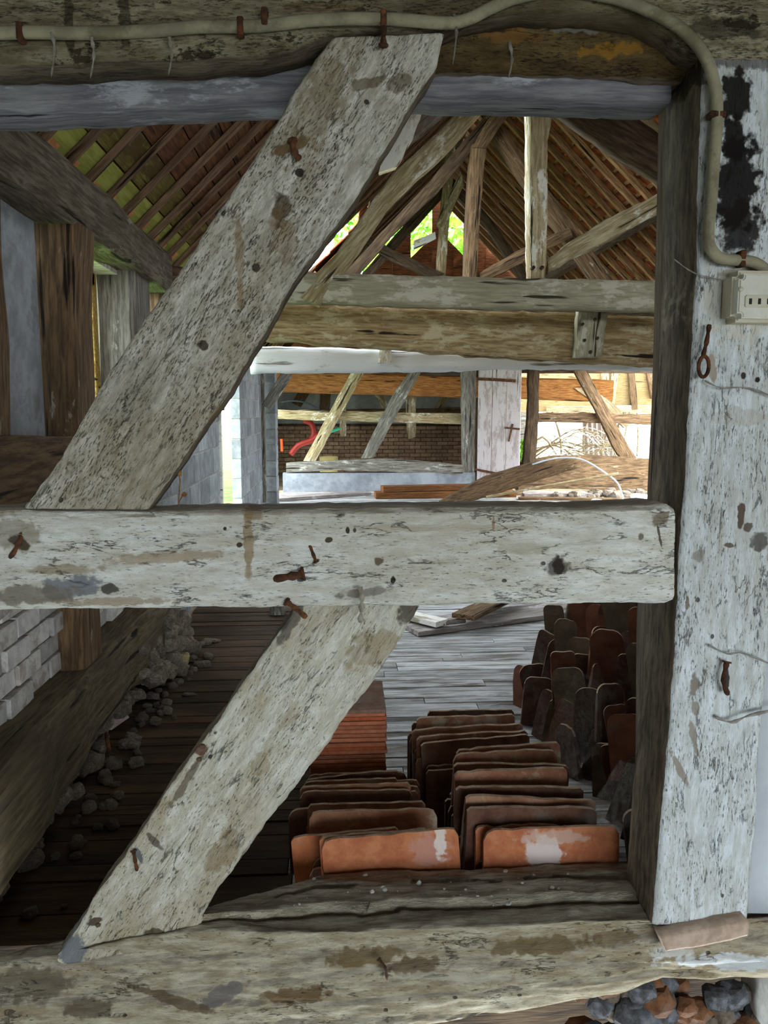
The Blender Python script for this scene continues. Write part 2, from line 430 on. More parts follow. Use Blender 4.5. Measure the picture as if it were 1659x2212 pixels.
# posts, rail, plate, sill
beam('post', (XL-0.02, 2.33, -0.12), (XL-0.02, 2.36, 0.72), 0.20, 0.20, M_beambrown, wl, (1, 0, 0), n=14, rough=0.012)
beam('post', (XL-0.03, 3.08, -0.98), (XL-0.01, 3.12, 0.70), 0.22, 0.26, M_beambrown, wl, (1, 0, 0), n=14, rough=0.016)
beam('post', (XL-0.04, 4.20, -0.98), (XL-0.04, 4.20, 0.70), 0.20, 0.34, M_beamgrey, wl, (1, 0, 0), n=14, rough=0.01)
beam('rail', (XL+0.03, 1.85, -0.18), (XL+0.03, 2.98, -0.18), 0.20, 0.18, M_beambrown, wl, (1, 0, 0), n=12, rough=0.012)
beam('rail', (XL-0.05, 3.2, -0.12), (XL-0.05, 4.1, -0.12), 0.18, 0.16, M_beambrown, wl, (1, 0, 0), n=8, rough=0.012)
beam('wall_plate', (XL+0.02, 1.8, 0.755), (XL+0.02, 4.66, 0.755), 0.20, 0.21, rawwood('plate_oak', '7f7464', '4f4538', '1b1510', lime='9b9488', lime_amt=.15), wl, (1, 0, 0), n=24, rough=0.014)
beam('wall_plate', (XL-0.02, 4.66, 0.745), (XL-0.02, 13.4, 0.745), 0.22, 0.20, M_beamdark, wl, (1, 0, 0), n=24, rough=0.014)
beam('sill', (XL+0.01, 1.85, -1.12), (XL+0.01, 4.5, -1.12), 0.24, 0.30, rawwood('sill_oak', '6d6047', '453a2a', '1a140e'), wl, (1, 0, 0), n=26, rough=0.022)
beam('brace', (XL-0.0, 1.9, -0.6), (XL-0.0, 2.3, -0.25), 0.10, 0.12, M_beambrown, wl, (1, 0, 0), n=6)
# whitewashed brick infill below the rail
def bricks(parent, x0, x1, y0, y1, z0, z1, L, Hh, mat, axis='y', jit=0.004, face=0.012):
    zz = z0; row = 0
    while zz < z1-Hh*0.5:
        s = (y0 if axis == 'y' else x0) - (L/2 if row % 2 else 0)
        e = y1 if axis == 'y' else x1
        b0 = y0 if axis == 'y' else x0
        while s < e:
            a_, b_ = max(s, b0), min(s+L-0.010, e)
            if b_-a_ > 0.03:
                if axis == 'y': box('brick', (x0, a_, zz), (x1+R.uniform(-face, face), b_, zz+Hh-0.010), mat, parent, jit*0.4, 0.004)
                else: box('brick', (a_, y0+R.uniform(-face, face), zz), (b_, y1, zz+Hh-0.010), mat, parent, jit*0.4, 0.004)
            s += L
        zz += Hh; row += 1
bricks(wl, XL-0.14, XL+0.0, 1.85, 2.96, -0.97, -0.58, 0.20, 0.078, M_brickw)
bricks(wl, XL-0.14, XL-0.01, 3.22, 4.05, -0.97, -0.20, 0.20, 0.078, M_brickw)
box('infill_mortar', (XL-0.15, 1.85, -0.97), (XL-0.035, 4.1, -0.20), M_mortar, wl)
beam('post', (XL-0.03, 4.82, -.02), (XL-0.03, 4.82, .66), .18, .26, M_beambrown, wl, (1, 0, 0), n=6)
beam('post', (XL-0.03, 7.1, -.02), (XL-0.03, 7.1, .66), .16, .14, M_beambrown, wl, (1, 0, 0), n=6)
# small diagonal batten of the infill
beam('batten', (XL+0.01, 2.3, -0.58), (XL+0.01, 2.9, -0.53), 0.05, 0.10, M_brickw, wl, (1, 0, 0))
# rubble footing under the sill
box('footing', (XL-0.2, 1.85, -1.5), (XL-0.04, 4.55, -1.2), M_dirt, wl)
# concrete block walls
def blockwall(parent, x0, x1, y0, y1, z0, z1, L=0.44, Hh=0.215):
    box('mortar_bed', (x0+0.006, y0+0.01, z0), (x1-0.006, y1-0.01, z1-0.01), M_mortar, parent)
    zz = z0; row = 0
    while zz < z1-0.05:
        s = y0-(L/2 if row % 2 else 0)
        while s < y1-0.02:
            a_, b_ = max(s, y0), min(s+L-0.012, y1)
            if b_-a_ > 0.05: box('block', (x0, a_, zz), (x1+R.uniform(-.002, .002), b_, min(zz+Hh-0.012, z1)), M_block, parent, 0, 0.003)
            s += L
        zz += Hh; row += 1
blockwall(wl, XL-0.1, XL, 4.55, 7.15, FLOOR, -0.02)
blockwall(wl, XL-0.1, XL, 8.7, 11.35, FLOOR, 0.66)
box('door_post', (XL-0.02, 7.10, FLOOR), (XL+0.02, 7.17, 0.66), M_white, wl)
# pier that faces the camera
zz = FLOOR
box('mortar_bed', (XL-0.05, 11.42, FLOOR), (-0.862, 11.8, 0.66), M_mortar, wl)
while zz < 0.6:
    box('block', (XL-0.05, 11.40, zz), (-0.855, 11.82, min(zz+0.205, 0.66)), M_block, wl, 0.002, 0.003); zz += 0.222
beam('post', P(560, 800, 11.2), P(566, 1085, 11.2), 0.10, 0.14, M_beamgrey, wl, (0, 1, 0))
beam('brace', P(575, 880, 11.0), P(622, 806, 11.0), 0.10, 0.14, M_beamgrey, wl, (0, 1, 0))

# window in the left wall, set back, with webbed panes
M_winwood = rawwood('window_wood', 'c9a85e', '97793c', '3a2a14')
M_glass = NT('dusty_glass'); M_glass.b.inputs['Transmission Weight'].default_value = 0.95; M_glass.b.inputs['IOR'].default_value = 1.1
M_glass = M_glass.done(lin('eef4f4'), 0.12)
win = empty('window_1', (XL-0.12, 3.6, 0.0), kind='structure')
for (a_, b_) in (((XL-.16, 3.24, -.04), (XL-.12, 3.28, .64)), ((XL-.16, 3.96, -.04), (XL-.12, 4.03, .64)), ((XL-.16, 3.24, .58), (XL-.12, 4.0, .64)), ((XL-.16, 3.24, -.04), (XL-.12, 4.0, .0))):
    box('window_frame', a_, b_, M_winwood, win, 0, 0.004)
for yy in (3.50, 3.76): box('glazing_bar', (XL-.155, yy, 0), (XL-.125, yy+.028, .58), M_winwood, win, 0, 0.003)
for zz in (0.20, 0.40): box('glazing_bar', (XL-.15, 3.28, zz), (XL-.13, 3.96, zz+.02), M_winwood, win, 0, 0.002)
for k, yy in enumerate((3.28, 3.53, 3.79)):
    if k != 1: box('pane', (XL-.142, yy, 0), (XL-.139, yy+.20, .58), M_glass, win)
tube('latch', [(XL-.10, 3.73, .17), (XL-.07, 3.71, .18), (XL-.07, 3.70, .10)], .007, M_rust, win)
box('reveal_board', (XL-.2, 3.22, .64), (XL-.02, 4.05, .66), M_white, win)

# ---- right wall, mostly unseen
wr = empty('wall_right', (4.25, 6, FLOOR), kind='structure')
box('panel', (4.25, 1.75, FLOOR), (4.4, 10.4, .87), M_plaster, wr)
beam('wall_plate', (4.25, 1.8, .80), (4.25, 13.4, .80), .2, .2, M_beamdark, wr, (1, 0, 0))

# ---- roof
XR, ZR, ZE = 1.61, 3.43, 0.87
SL = (ZR-ZE)/(XR-XL)
roof = empty('ceiling', (XR, 7.5, ZR), kind='structure')
Ln = math.hypot(XR-XL, ZR-ZE)
dl = Vector((XR-XL, 0, ZR-ZE)).normalized(); nl = Vector((-dl.z, 0, dl.x))
dr = Vector((-(XR-XL), 0, ZR-ZE)).normalized(); nr = Vector((dr.z, 0, -dr.x)); nr = Vector((-nl.x, 0, nl.z))
E_L = Vector((XL-0.10, 0, ZE-0.10*SL)); E_R = Vector((2*XR-XL+0.10, 0, ZE-0.10*SL))
HOLES = [(5.7, 7.6, .75, 2.6), (9.0, 10.4, 1.25, 2.1)]
# left rafters
yy = 2.12
while yy < 13.3:
    j = R.uniform(-.02, .02)
    a = E_L+Vector((0, yy+j, 0))-nl*0.0; b = a+dl*(Ln+0.10)
    hs = [h for h in HOLES if h[0] < yy < h[1]]
    if not hs: beam('rafter', a, b, 0.030, 0.030, M_rafterL, roof, (0, 1, 0), n=8, rough=0.006)
    else:
        beam('rafter', a, a+dl*hs[0][2], 0.030, 0.030, M_rafterL, roof, (0, 1, 0), n=4, rough=0.006)
        beam('rafter', a+dl*hs[0][3], b, 0.030, 0.030, M_rafterL, roof, (0, 1, 0), n=4, rough=0.006)
    yy += 0.262 if yy < 6 else 0.36
def strip(name, base, dd, nn, s0, s1, y0, y1, off, th, mat, parent, n=None, wav=0.004):
    """board running along the barn on a roof slope"""
    q = []
    n = n or max(2, int((y1-y0)/0.5)); vs = []
    sd = R.random()*99
    for i in range(n+1):
        y_ = y0+(y1-y0)*i/n; w0 = wav*fb(y_*1.5, sd, 0); w1 = wav*fb(y_*1.5, sd, 9)
        for (s, o) in ((s0+w0, off), (s1+w1, off), (s1+w1, off+th), (s0+w0, off+th)):
            vs.append(base+dd*s+nn*o+Vector((0, y_, 0)))
    fs = [(i*4+j, i*4+(j+1) % 4, (i+1)*4+(j+1) % 4, (i+1)*4+j) for i in range(n) for j in range(4)]+[(3, 2, 1, 0), (n*4, n*4+1, n*4+2, n*4+3)]
    # local frame with x along the barn so the grain follows
    M = Matrix(((0, dd.x, nn.x, 0), (1, 0, 0, 0), (0, dd.z, nn.z, 0), (0, 0, 0, 1))); M.translation = base+Vector((0, y0, 0))
    Mi = M.inverted()
    me = mesh(name, [Mi @ v for v in vs], fs); fix_normals(me)
    return link_mesh(name, me, mat, parent, M)
# left slope : boards above the rafters, green light off the grass painted in towards the eave
mm = NT('green_lit_roof_board'); mm.seeded()
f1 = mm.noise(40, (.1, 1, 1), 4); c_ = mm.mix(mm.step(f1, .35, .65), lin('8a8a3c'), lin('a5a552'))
M_greenlit = mm.done(c_, .95, mm.bump(f1, .003))
M_halfgreenlit = rawwood('half_green_lit_roof_board', '7c7434', '5e4c22', '1a0e07', lime='4f3a1c', lime_amt=.4)
s = 0.0; k = 0
while s < Ln+0.08:
    w = 0.165
    mt = M_greenlit if s < 0.20 else (M_halfgreenlit if s < 0.42 else M_roofboard)
    y_ = 1.95
    for h in HOLES:
        if s+w > h[2] and s < h[3]:
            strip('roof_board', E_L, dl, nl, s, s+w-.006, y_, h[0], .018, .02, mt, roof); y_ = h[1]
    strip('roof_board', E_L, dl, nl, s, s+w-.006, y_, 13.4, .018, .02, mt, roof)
    s += w; k += 1
# broken orange tile ends lying under the boards along the eave
M_eave = gritty('eave_tile', 'c07a4c', 'd89a66', '8a5434', 16, .003, camt=.4)
for k in range(15):
    yy = 2.17+k*.262
    for q in range(1): strip('eave_tile', E_L, dl, nl, .14+.17*q+R.uniform(0, .03), .14+.17*q+R.uniform(.07, .12), yy, yy+R.uniform(.04, .10), .006, .011, M_eave, roof, n=2)
# right rafters and battens
yy = 2.0
while yy < 13.3:
    a = E_R+Vector((0, yy+R.uniform(-.02, .02), 0)); b = a+dr*(Ln+.10)
    beam('rafter', a, b, 0.05, 0.065, M_rafter, roof, (0, 1, 0), n=8, rough=0.007); yy += 0.31
s = 0.05
while s < Ln+0.08:
    strip('batten', E_R, dr, nr, s, s+.035, 2.0, 13.4, .046, .025, M_batten, roof); s += 0.165
# tiles on both slopes, joined (seen only as slits)
def tiles(base, dd, nn, y0, y1, hole=None, off=.09):
    vs = []; fs = []
    s = 0.0
    while s < Ln+.05:
        y_ = y0 + (0.08 if int(s/.165) % 2 else 0)
        while y_ < y1:
            if hole and any(h[0]-.1 < y_ < h[1]-.05 and h[2]-.15 < s < h[3] for h in hole): y_ += .165; continue
            k = len(vs); t = R.uniform(-.004, .004)
            for (ss, yy_, o) in ((s-.06, y_, off+.012), (s-.06, y_+.16, off+.012), (s+.20, y_+.16, off), (s+.20, y_, off)):
                vs.append(base+dd*ss+nn*(o+t)+Vector((0, yy_, 0)))
            for q in range(4): vs.append(vs[k+q]+nn*.014)
            fs += [(k+3, k+2, k+1, k), (k+4, k+5, k+6, k+7), (k, k+1, k+5, k+4), (k+1, k+2, k+6, k+5), (k+2, k+3, k+7, k+6), (k+3, k, k+4, k+7)]
            y_ += .165
        s += .165
    return mesh('roof_tiles', vs, fs)
M_rooftile = gritty('roof_tile_clay', '6e3418', '8a4620', '3c2010', 9, .003, camt=.6, seed=False)
o = link_mesh('roof_tiles', tiles(E_R, dr, nr, 1.95, 13.4), M_rooftile, roof); o['kind'] = 'stuff'
o = link_mesh('roof_tiles', tiles(E_L, dl, nl, 1.95, 13.4, HOLES), M_rooftile, roof); o['kind'] = 'stuff'
beam('ridge_board', (XR, 1.95, ZR+.02), (XR, 13.4, ZR+.02), .05, .16, M_beamdark, roof, (1, 0, 0))
# purlins
beam('purlin', E_L+dl*2.0+Vector((0, 2, 0))-nl*.12, E_L+dl*2.0+Vector((0, 5.0, 0))-nl*.12, .12, .14, M_beamdark, roof, (1, 0, 0))
beam('purlin', E_R+dr*1.7+Vector((0, 5.0, 0))-nr*.13, E_R+dr*1.7+Vector((0, 13.4, 0))-nr*.13, .14, .14, M_beamdark, roof, (1, 0, 0))

# ---- far end of the barn : open timber partition below, boarded gable above
YG = 13.4
wb = empty('wall_back', (1.6, YG, FLOOR), kind='structure')
def far(name, A, B, mat=None, Y=YG, d=.14, n=10, m=2, **k):
    return slab(name, A, B, Y, d, mat or M_beamtan, k.pop('parent', wb), n=n, m=m, rough=k.pop('rough', .01), edge=k.pop('edge', .012), cham=.02, seed=R.random()*40, **k)
far('brace', [(762, 800), (740, 838), (655, 996)], [(790, 800), (766, 840), (682, 996)], n=14)
far('brace', [(888, 800), (850, 850), (779, 990)], [(912, 800), (880, 855), (806, 990)], M_beamgrey, n=14)
far('rail', [(600, 884), (700, 888), (850, 890), (1000, 893)], [(600, 905), (700, 908), (850, 912), (1000, 916)], M_beamtan, Y=YG+.16, n=14)
far('sill', [(618, 1000), (700, 996), (830, 990), (950, 1000), (1000, 1005)], [(618, 1020), (700, 1016), (830, 1018), (950, 1026), (1000, 1030)], M_beamgrey, n=16, d=.2, Y=YG-.03)
box('plinth', (-.9, YG-.02, FLOOR), (2.35, YG+.2, -1.08), gritty('whitewashed_plinth', '787c82', '93979c', 'a8abb0', 4, .01, seed=False), wb)
far('post', [(997, 790), (1000, 1035)], [(1030, 790), (1024, 1035)], M_beamgrey, n=12, d=.2)
far('post', [(1143, 790), (1142, 900), (1130, 1010)], [(1166, 790), (1164, 900), (1158, 1010)], M_beamdark, n=12, d=.2, Y=YG-.2)
far('rail', [(1160, 892), (1300, 893), (1420, 896)], [(1160, 912), (1300, 914), (1420, 918)], M_beambrown, Y=YG+.14, n=12)
far('brace', [(1240, 800), (1290, 890), (1330, 975), (1345, 992)], [(1268, 800), (1312, 880), (1356, 960), (1376, 992)], M_beambrown, n=14)
far('sill', [(1120, 1000), (1200, 985), (1300, 984), (1420, 992)], [(1120, 1062), (1200, 1055), (1300, 1058), (1420, 1062)], M_beambrown, n=14, d=.3, Y=YG-.05)
far('wall_plate', [(560, 770), (1440, 775)], [(560, 806), (1440, 806)], M_beamdark, Y=YG+.1)
# boarded gable, gap left along the left slope and some boards missing
M_gboard = rawwood('gable_board', '8a5434', '5e3820', '24110a')
x = -0.95
while x < 4.1:
    w = R.uniform(.14, .2)
    mid = x+w/2
    ztop = ZE+(mid-XL)*SL if mid < XR else ZE+(2*XR-XL-mid)*SL
    gap = .26 if mid < 1.15 else .05
    zb = 0.72
    px = 726+mid/YG*F_PX
    drop = .62 if 897 < px < 937 else (.42 if 963 < px < 1000 else (.13 if px < 885 else -.14))
    def zt_(xx): return (ZE+(xx-XL)*SL if xx < XR else ZE+(2*XR-XL-xx)*SL)-drop
    xa, xb = x, x+w-.001; y0_ = YG+.12+R.uniform(0, .015)
    v_ = [(xa, y0_, zb), (xb, y0_, zb), (xb, y0_, zt_(xb)), (xa, y0_, zt_(xa))]; v_ += [(p[0], YG+.145, p[2]) for p in v_]
    if min(zt_(xa), zt_(xb)) > zb+.05:
        link_mesh('gable_board', mesh('gable_board', v_, [(0, 1, 2, 3), (7, 6, 5, 4), (0, 4, 5, 1), (1, 5, 6, 2), (2, 6, 7, 3), (3, 7, 4, 0)]), M_gboard, wb)
    x += w

# door in the partition
M_door = rawwood('painted_door_boards', 'b0a4a2', '988884', '5c4c44', lime='bdb4b4', lime_amt=.65)
dpt = P(1028, 1040, YG); dp2 = P(1104, 1035, YG+.3)
door = empty('door_1', (dpt.x, YG-.06, FLOOR+.12), kind='structure')
dvec = Vector((dp2.x-dpt.x, -.25, 0)); nbd = 3
ztop = P(1060, 795, YG).z
for k in range(nbd):
    a = Vector((dpt.x, YG-.10, 0))+dvec*(k/nbd); b = Vector((dpt.x, YG-.10, 0))+dvec*((k+1)/nbd-.01)
    z0, z1 = FLOOR+.13, ztop
    beam('door_board', ((a.x+b.x)/2, (a.y+b.y)/2, z0), ((a.x+b.x)/2, (a.y+b.y)/2, z1), (b-a).length, .03, M_door, door, (dvec.x, dvec.y, 0), n=4, rough=.002)
f_ = Vector((0, -.03, 0))
def dpos(t, v): 
    p = Vector((dpt.x, YG-.10, 0))+dvec*t; q = P(1060, v, YG); return Vector((p.x, p.y-.03, q.z))
beam('hinge', dpos(-.05, 819), dpos(.85, 824), .01, .05, M_rust, door)
beam('hinge', dpos(-.05, 1012), dpos(.75, 1026), .01, .04, M_rust, door)
beam('latch', dpos(.62, 923), dpos(.97, 926), .015, .03, M_rust, door)
beam('latch', dpos(.8, 915), dpos(.72, 952), .015, .03, M_rust, door)

# ---- lean-to behind the partition
YB = 17.6
bk = empty('wall_back', (1.5, YB, FLOOR), kind='structure')
zt = P(800, 935, YB).z
box('plaster_panel', (-1.6, YB+.04, P(800, 915, YB).z), (4.1, YB+.2, 1.3), gritty('pale_plaster', '8f938c', 'a6a8a0', '7c7666', 3, .004, seed=False), bk)
box('brick_base', (-1.6, YB+.03, FLOOR-.1), (4.1, YB+.2, P(800, 915, YB).z), M_dirt, bk)
bricks(bk, -1.5, 3.3, YB-.08, YB+.05, FLOOR, P(800, 915, YB).z-.05, .24, .085, M_brick, axis='x', face=.008)
far('brace', [(712-20, 845), (690, 890)], [(735-20, 845), (710, 890)], M_beambrown, Y=YB-.02, parent=bk, n=4)
far('brace', [(655, 830), (630, 870)], [(680, 830), (650, 880)], M_beambrown, Y=YB-.02, parent=bk, n=4)
far('brace', [(800, 832), (825, 884)], [(818, 832), (843, 884)], M_beamtan, Y=YB-.02, parent=bk, n=4)
far('brace', [(963, 838), (935, 888)], [(980, 838), (953, 888)], M_beamtan, Y=YB-.02, parent=bk, n=4)
far('rail', [(560, 886), (800, 884), (1020, 880)], [(560, 898), (800, 895), (1020, 892)], M_beambrown, Y=YB-.06, parent=bk)
far('post', [(732, 850), (735, 942)], [(750, 850), (747, 942)], M_beamtan, Y=YB-1.2, parent=bk, n=6)
far('post', [(876, 840), (880, 950)], [(900, 840), (898, 944)], M_beamtan, Y=YB-1.2, parent=bk, n=6)
beam('tie_beam', P(560, 822, 15.6), P(1320, 845, 15.6), .3, .42, rawwood('warm_oak', 'b37d45', '7f5228', '2a190c'), bk, (0, 1, 0), n=12, rough=.02)
far('brace', [(1240, 838), (1300, 880), (1350, 925)], [(1275, 838), (1325, 870), (1365, 915)], M_beamtan, Y=15.4, parent=bk)
box('roof_shade_slab', (-1.6, YG+.25, 1.25), (9.0, 19.6, 1.35), M_roofboard, bk)  # lean-to roof, extended out over the yard to shade it
box('side_wall', (3.05, YG+1.1, FLOOR), (3.2, YB+.2, 1.3), M_brick, bk)
box('side_wall', (-1.7, YG+.1, FLOOR), (-1.5, YB+.2, 1.3), M_beamdark, bk)
# sunlit boarded building further off on the right
sb = empty('wall_right', (7, 21, FLOOR), kind='structure')
M_pale = rawwood('sunlit_plaster', 'a8936a', '8d7850', '5b4a2e')
box('panel', (4.3, 21.0, P(1300, 890, 21).z), (9.6, 21.2, 2.6), M_pale, sb)
box('panel', (4.3, 21.0, FLOOR), (5.3, 21.2, P(1300, 890, 21).z), M_beamgrey, sb)
for (a, b, m_) in (((1305, 790, ), (1312, 885), M_beamtan), ((1362, 790), (1370, 885), M_beambrown), ((1330, 790), (1318, 885), M_beamtan), ((1400, 790), (1412, 860), M_beambrown)):
    beam('stud', P(a[0], a[1], 20.9), P(b[0], b[1], 20.9), .1, .18, m_, sb)
beam('rail', P(1180, 888, 20.9), P(1500, 884, 20.9), .1, .25, M_beamtan, sb)
for k in range(6):
    x = 5.6+k*.28
    pass

# distant trees
M_leaf = NT('leaf'); M_leaf.seeded(); ln_ = M_leaf.noise(4, (1, 1, 1), 2)
M_leaf.b.inputs['Transmission Weight'].default_value = 0
cc = M_leaf.mix(M_leaf.step(ln_, .3, .7), lin('4f8f22'), lin('a8d24c')); M_leaf = M_leaf.done(cc, .6)
def leaves(n, c, r, size, seed):
    rr = random.Random(seed); vs = []; fs = []
    for i in range(n):
        while True:
            q = Vector((rr.uniform(-1, 1), rr.uniform(-1, 1), rr.uniform(-1, 1)))
            if q.length < 1: break
        p = Vector((q.x*r[0], q.y*r[1], q.z*r[2])); d = Vector((rr.gauss(0, 1), rr.gauss(0, 1), rr.gauss(0, 1))).normalized()
        e = d.orthogonal().normalized(); f = d.cross(e); s_ = size*rr.uniform(.6, 1.3); k = len(vs)
        vs += [p-e*s_, p+f*s_*.45, p+e*s_, p-f*s_*.45]; fs.append((k, k+1, k+2, k+3))
    me = mesh('foliage', vs, fs); return me
def tree(loc, r, h, n, size, seed, label):
    t = empty('tree', (loc[0], loc[1], -1.5), label, 'tree')
    o = link_mesh('foliage', leaves(n, None, r, size, seed), M_leaf, t, Matrix.Translation((loc[0], loc[1], h))); o['kind'] = 'stuff'
    beam('trunk', (loc[0], loc[1], -1.5), (loc[0]+.1, loc[1]+.1, h), .3, .3, M_beamdark, t, (0, 1, 0), cham=.28, taper=.5)
tree((2.1, 23, 0), (2.2, 1.6, 2.2), 4.1, 3000, .16, 3, 'bright green tree seen through the gaps in the far gable')
# ================================================================ THE FRONT FRAME (camera side face at Y = 1.64)
YF = 1.64
D, G = '2b241c', '5b5145'
# top plate: upper part whitewashed and stained
o = slab('timber_beam', [(-80, -160), (500, -170), (1000, -170), (2350, -170)],
     [(-80, 135), (100, 136), (300, 128), (560, 116), (640, 98), (700, 70), (850, 62), (960, 64), (1010, 40), (1120, 22), (1250, 20), (1380, 30), (1450, 70), (1490, 110), (1560, 125), (1760, 128), (2350, 130)],
     YF, .13, n=220, m=22, rough=.006, edge=.004, cham=.016, seed=3, crack=.005,
     matargs=dict(paint='aaa286', dirty='7d745a', stain='4e4127', stain_amt=.8, speck=.9, flake=.40, wood='4a3d2a', bump=1.6),
     marks=[(150, 50, 10, 70, 0, '2a2114', .7), (270, 40, 12, 60, 0, '2a2114', .7), (1290, 40, 220, 40, 0, '6b6144', .5),
            (1560, 60, 90, 22, 0, '2b2418', .7), (700, 15, 90, 12, 0, '6b5a38', .6)])
tag(o, 'big stained whitewashed beam across the top, with the pale conduit clipped along it', 'beam')
o = slab('timber_beam', [(930, -10), (1100, -6), (1300, -4), (1560, 20)], [(930, 150), (1100, 148), (1300, 158), (1560, 168)],
     YF+.075, .16, n=80, m=10, rough=.016, edge=.004, cham=.02, seed=9, crack=.012,
     matargs=dict(paint='7a6840', dirty='5c4a2a', stain='3a2c18', stain_amt=.8, speck=.8, flake=.40, wood='2e2416', bump=2),
     marks=[(1330, 105, 75, 14, 4, 'a57a2c', .9), (1100, 70, 60, 18, 0, '9a6c30', .5), (1240, 55, 70, 14, 0, '8f8f86', .6), (1040, 50, 60, 14, 0, '1c150d', .8), (1420, 60, 50, 30, 0, '1c150d', .8)])
tag(o, 'rotten dark brown beam with ochre patches in the hollow right of the upper brace head', 'beam')
o = slab('timber_lintel', [(-90, 160), (300, 152), (650, 142), (900, 140), (1450, 152)], [(-90, 243), (200, 238), (450, 224), (650, 214), (920, 204), (1200, 212), (1450, 218)],
     YF+.12, .12, M_lintel, n=80, m=8, rough=.005, edge=.004, seed=4, crack=.004)
tag(o, 'bluish grey lintel timber running behind the head of the upper brace', 'lintel')

# upper brace
o = slab('timber_brace', [(716, 82), (672, 140), (630, 205), (560, 318), (490, 430), (420, 535), (345, 640), (270, 752), (200, 862), (165, 930), (118, 1005), (50, 1099)],
     [(957, 72), (945, 140), (905, 200), (842, 305), (775, 420), (700, 520), (640, 602), (565, 728), (490, 852), (425, 945), (380, 1012), (322, 1101)],
     YF, .125, n=230, m=46, rough=.0035, edge=.004, cham=.010, seed=11, crack=.0035,
     matargs=dict(paint='e2dfd2', dirty='b3ae9c', stain='91805c', stain_amt=.5, speck=.85, flake=.335, wood='6e6350', bump=1.6, grain=1.3),
     marks=[(607, 450, 22, 34, 0, '4a3822', .8), (648, 375, 11, 11, 0, '241a12', .95), (632, 315, 12, 45, -70, '6a5238', .9), (440, 748, 12, 12, 0, '3a2a20', .9),
            (792, 220, 5, 5, 0, '1a130c', .9), (792, 180, 45, 12, 10, '5e4b2c', .7), (553, 578, 9, 9, 0, '3a2a20', .9), (517, 560, 9, 90, 0, '8a6f45', .6),
            (690, 230, 120, 45, 60, '7a683c', .5), (610, 510, 30, 60, 10, '7a6238', .5), (290, 840, 90, 60, 50, '85877f', .22), (860, 180, 30, 18, 30, '5b4c33', .6), (470, 905, 40, 18, 60, '7c6034', .6)])
tag(o, 'broad whitewashed oak brace slanting from the top beam down to the middle rail', 'brace')

# middle rail
o = slab('timber_rail', [(-90, 1106), (60, 1104), (320, 1106), (520, 1102), (700, 1100), (1000, 1097), (1250, 1096), (1400, 1092), (1440, 1088), (1458, 1100)],
     [(-90, 1320), (100, 1318), (300, 1316), (500, 1314), (700, 1311), (900, 1308), (1100, 1306), (1300, 1304), (1440, 1304), (1456, 1296)],
     YF-.01, .165, n=230, m=40, rough=.0035, edge=.0025, cham=.011, seed=21, crack=.003,
     matargs=dict(paint='eff1ea', dirty='d6d4c5', stain='ab9f84', stain_amt=.36, speck=.35, flake=.31, wood='77705f', bump=1.5, dust='b5ab98'),
     marks=[(150, 1270, 75, 26, 5, '85888e', .95), (60, 1285, 110, 22, 3, '7c7465', .8), (30, 1150, 60, 40, 0, '8a7d62', .6), (232, 1272, 22, 12, 0, '55524c', .95),
            (250, 1300, 120, 10, 0, 'a28e70', .7), (536, 1160, 11, 100, 0, '9b8058', .75), (545, 1110, 20, 14, 0, '8a724c', .7), (350, 1205, 130, 14, 3, 'a08763', .6), (130, 1230, 90, 12, 0, '8a744e', .6),
            (710, 1166, 7, 7, 0, '4a3c2c', .95), (818, 1213, 11, 11, 0, '6c5a48', .95), (517, 1177, 6, 6, 0, '3c2e20', .95), (486, 1142, 4, 4, 0, '2a2018', .95),
            (751, 1145, 5, 8, 0, '2a2018', .95), (766, 1145, 4, 6, 0, '3a3028', .9), (850, 1252, 6, 9, 0, '2a2018', .95), (1206, 1222, 34, 22, 20, '4b4138', .85), (1208, 1222, 14, 22, 0, '2c241c', .9),
            (1425, 1120, 22, 18, 0, '857560', .85), (1385, 1160, 8, 10, 0, '5a4a3a', .8), (1425, 1160, 3, 34, 15, '4a3a2c', .9), (790, 1280, 60, 10, 5, '6f675a', .8), (960, 1140, 200, 8, 0, 'b5a890', .5),
            (1125, 1185, 60, 14, 0, 'aba389', .5), (650, 1250, 8, 8, 0, '3a3530', .9), (1066, 1130, 3, 22, 0, 'a08560', .8), (1280, 1100, 170, 5, 0, '8a8272', .6), (800, 1104, 500, 4, 0, '8a8272', .5),
            (40, 1170, 14, 26, 60, '4a3a2a', .9)])
tag(o, 'long white flaking horizontal rail crossing the whole frame between the two braces', 'rail')

# lower brace
o = slab('timber_brace', [(640, 1308), (585, 1395), (520, 1480), (468, 1560), (430, 1610), (365, 1705), (330, 1760), (270, 1850), (200, 1945), (165, 2010), (108, 2088)],
     [(908, 1306), (872, 1370), (830, 1432), (790, 1490), (720, 1590), (655, 1680), (590, 1762), (520, 1855), (470, 1925), (435, 1985), (412, 2036)],
     YF+.03, .11, n=210, m=44, rough=.005, edge=.006, cham=.010, seed=31, crack=.004,
     matargs=dict(paint='efeee2', dirty='cfcab4', stain='a58f66', stain_amt=.55, speck=.5, flake=.355, wood='6f665a', bump=2.0, grain=1.2),
     marks=[(625, 1350, 60, 14, 58, '5a5145', .8), (885, 1325, 30, 30, 0, '4d4335', .85), (400, 1690, 80, 9, 57, '6f6250', .8), (335, 1820, 9, 30, 35, '51493f', .8), (300, 1850, 8, 24, 20, '57606a', .85),
            (160, 2055, 34, 40, 0, '757a80', .9), (205, 1990, 22, 8, 20, '4a3626', .9), (330, 2015, 26, 12, 0, '4a3a22', .85), (800, 1400, 70, 40, 30, '9c8254', .5), (480, 1840, 60, 30, 55, '8b7248', .5),
            (560, 1655, 40, 22, 55, 'a08a5c', .5), (435, 1620, 16, 10, 30, '704c3a', .9)])
tag(o, 'white flaking brace slanting from under the middle rail down to the rough sill', 'brace')

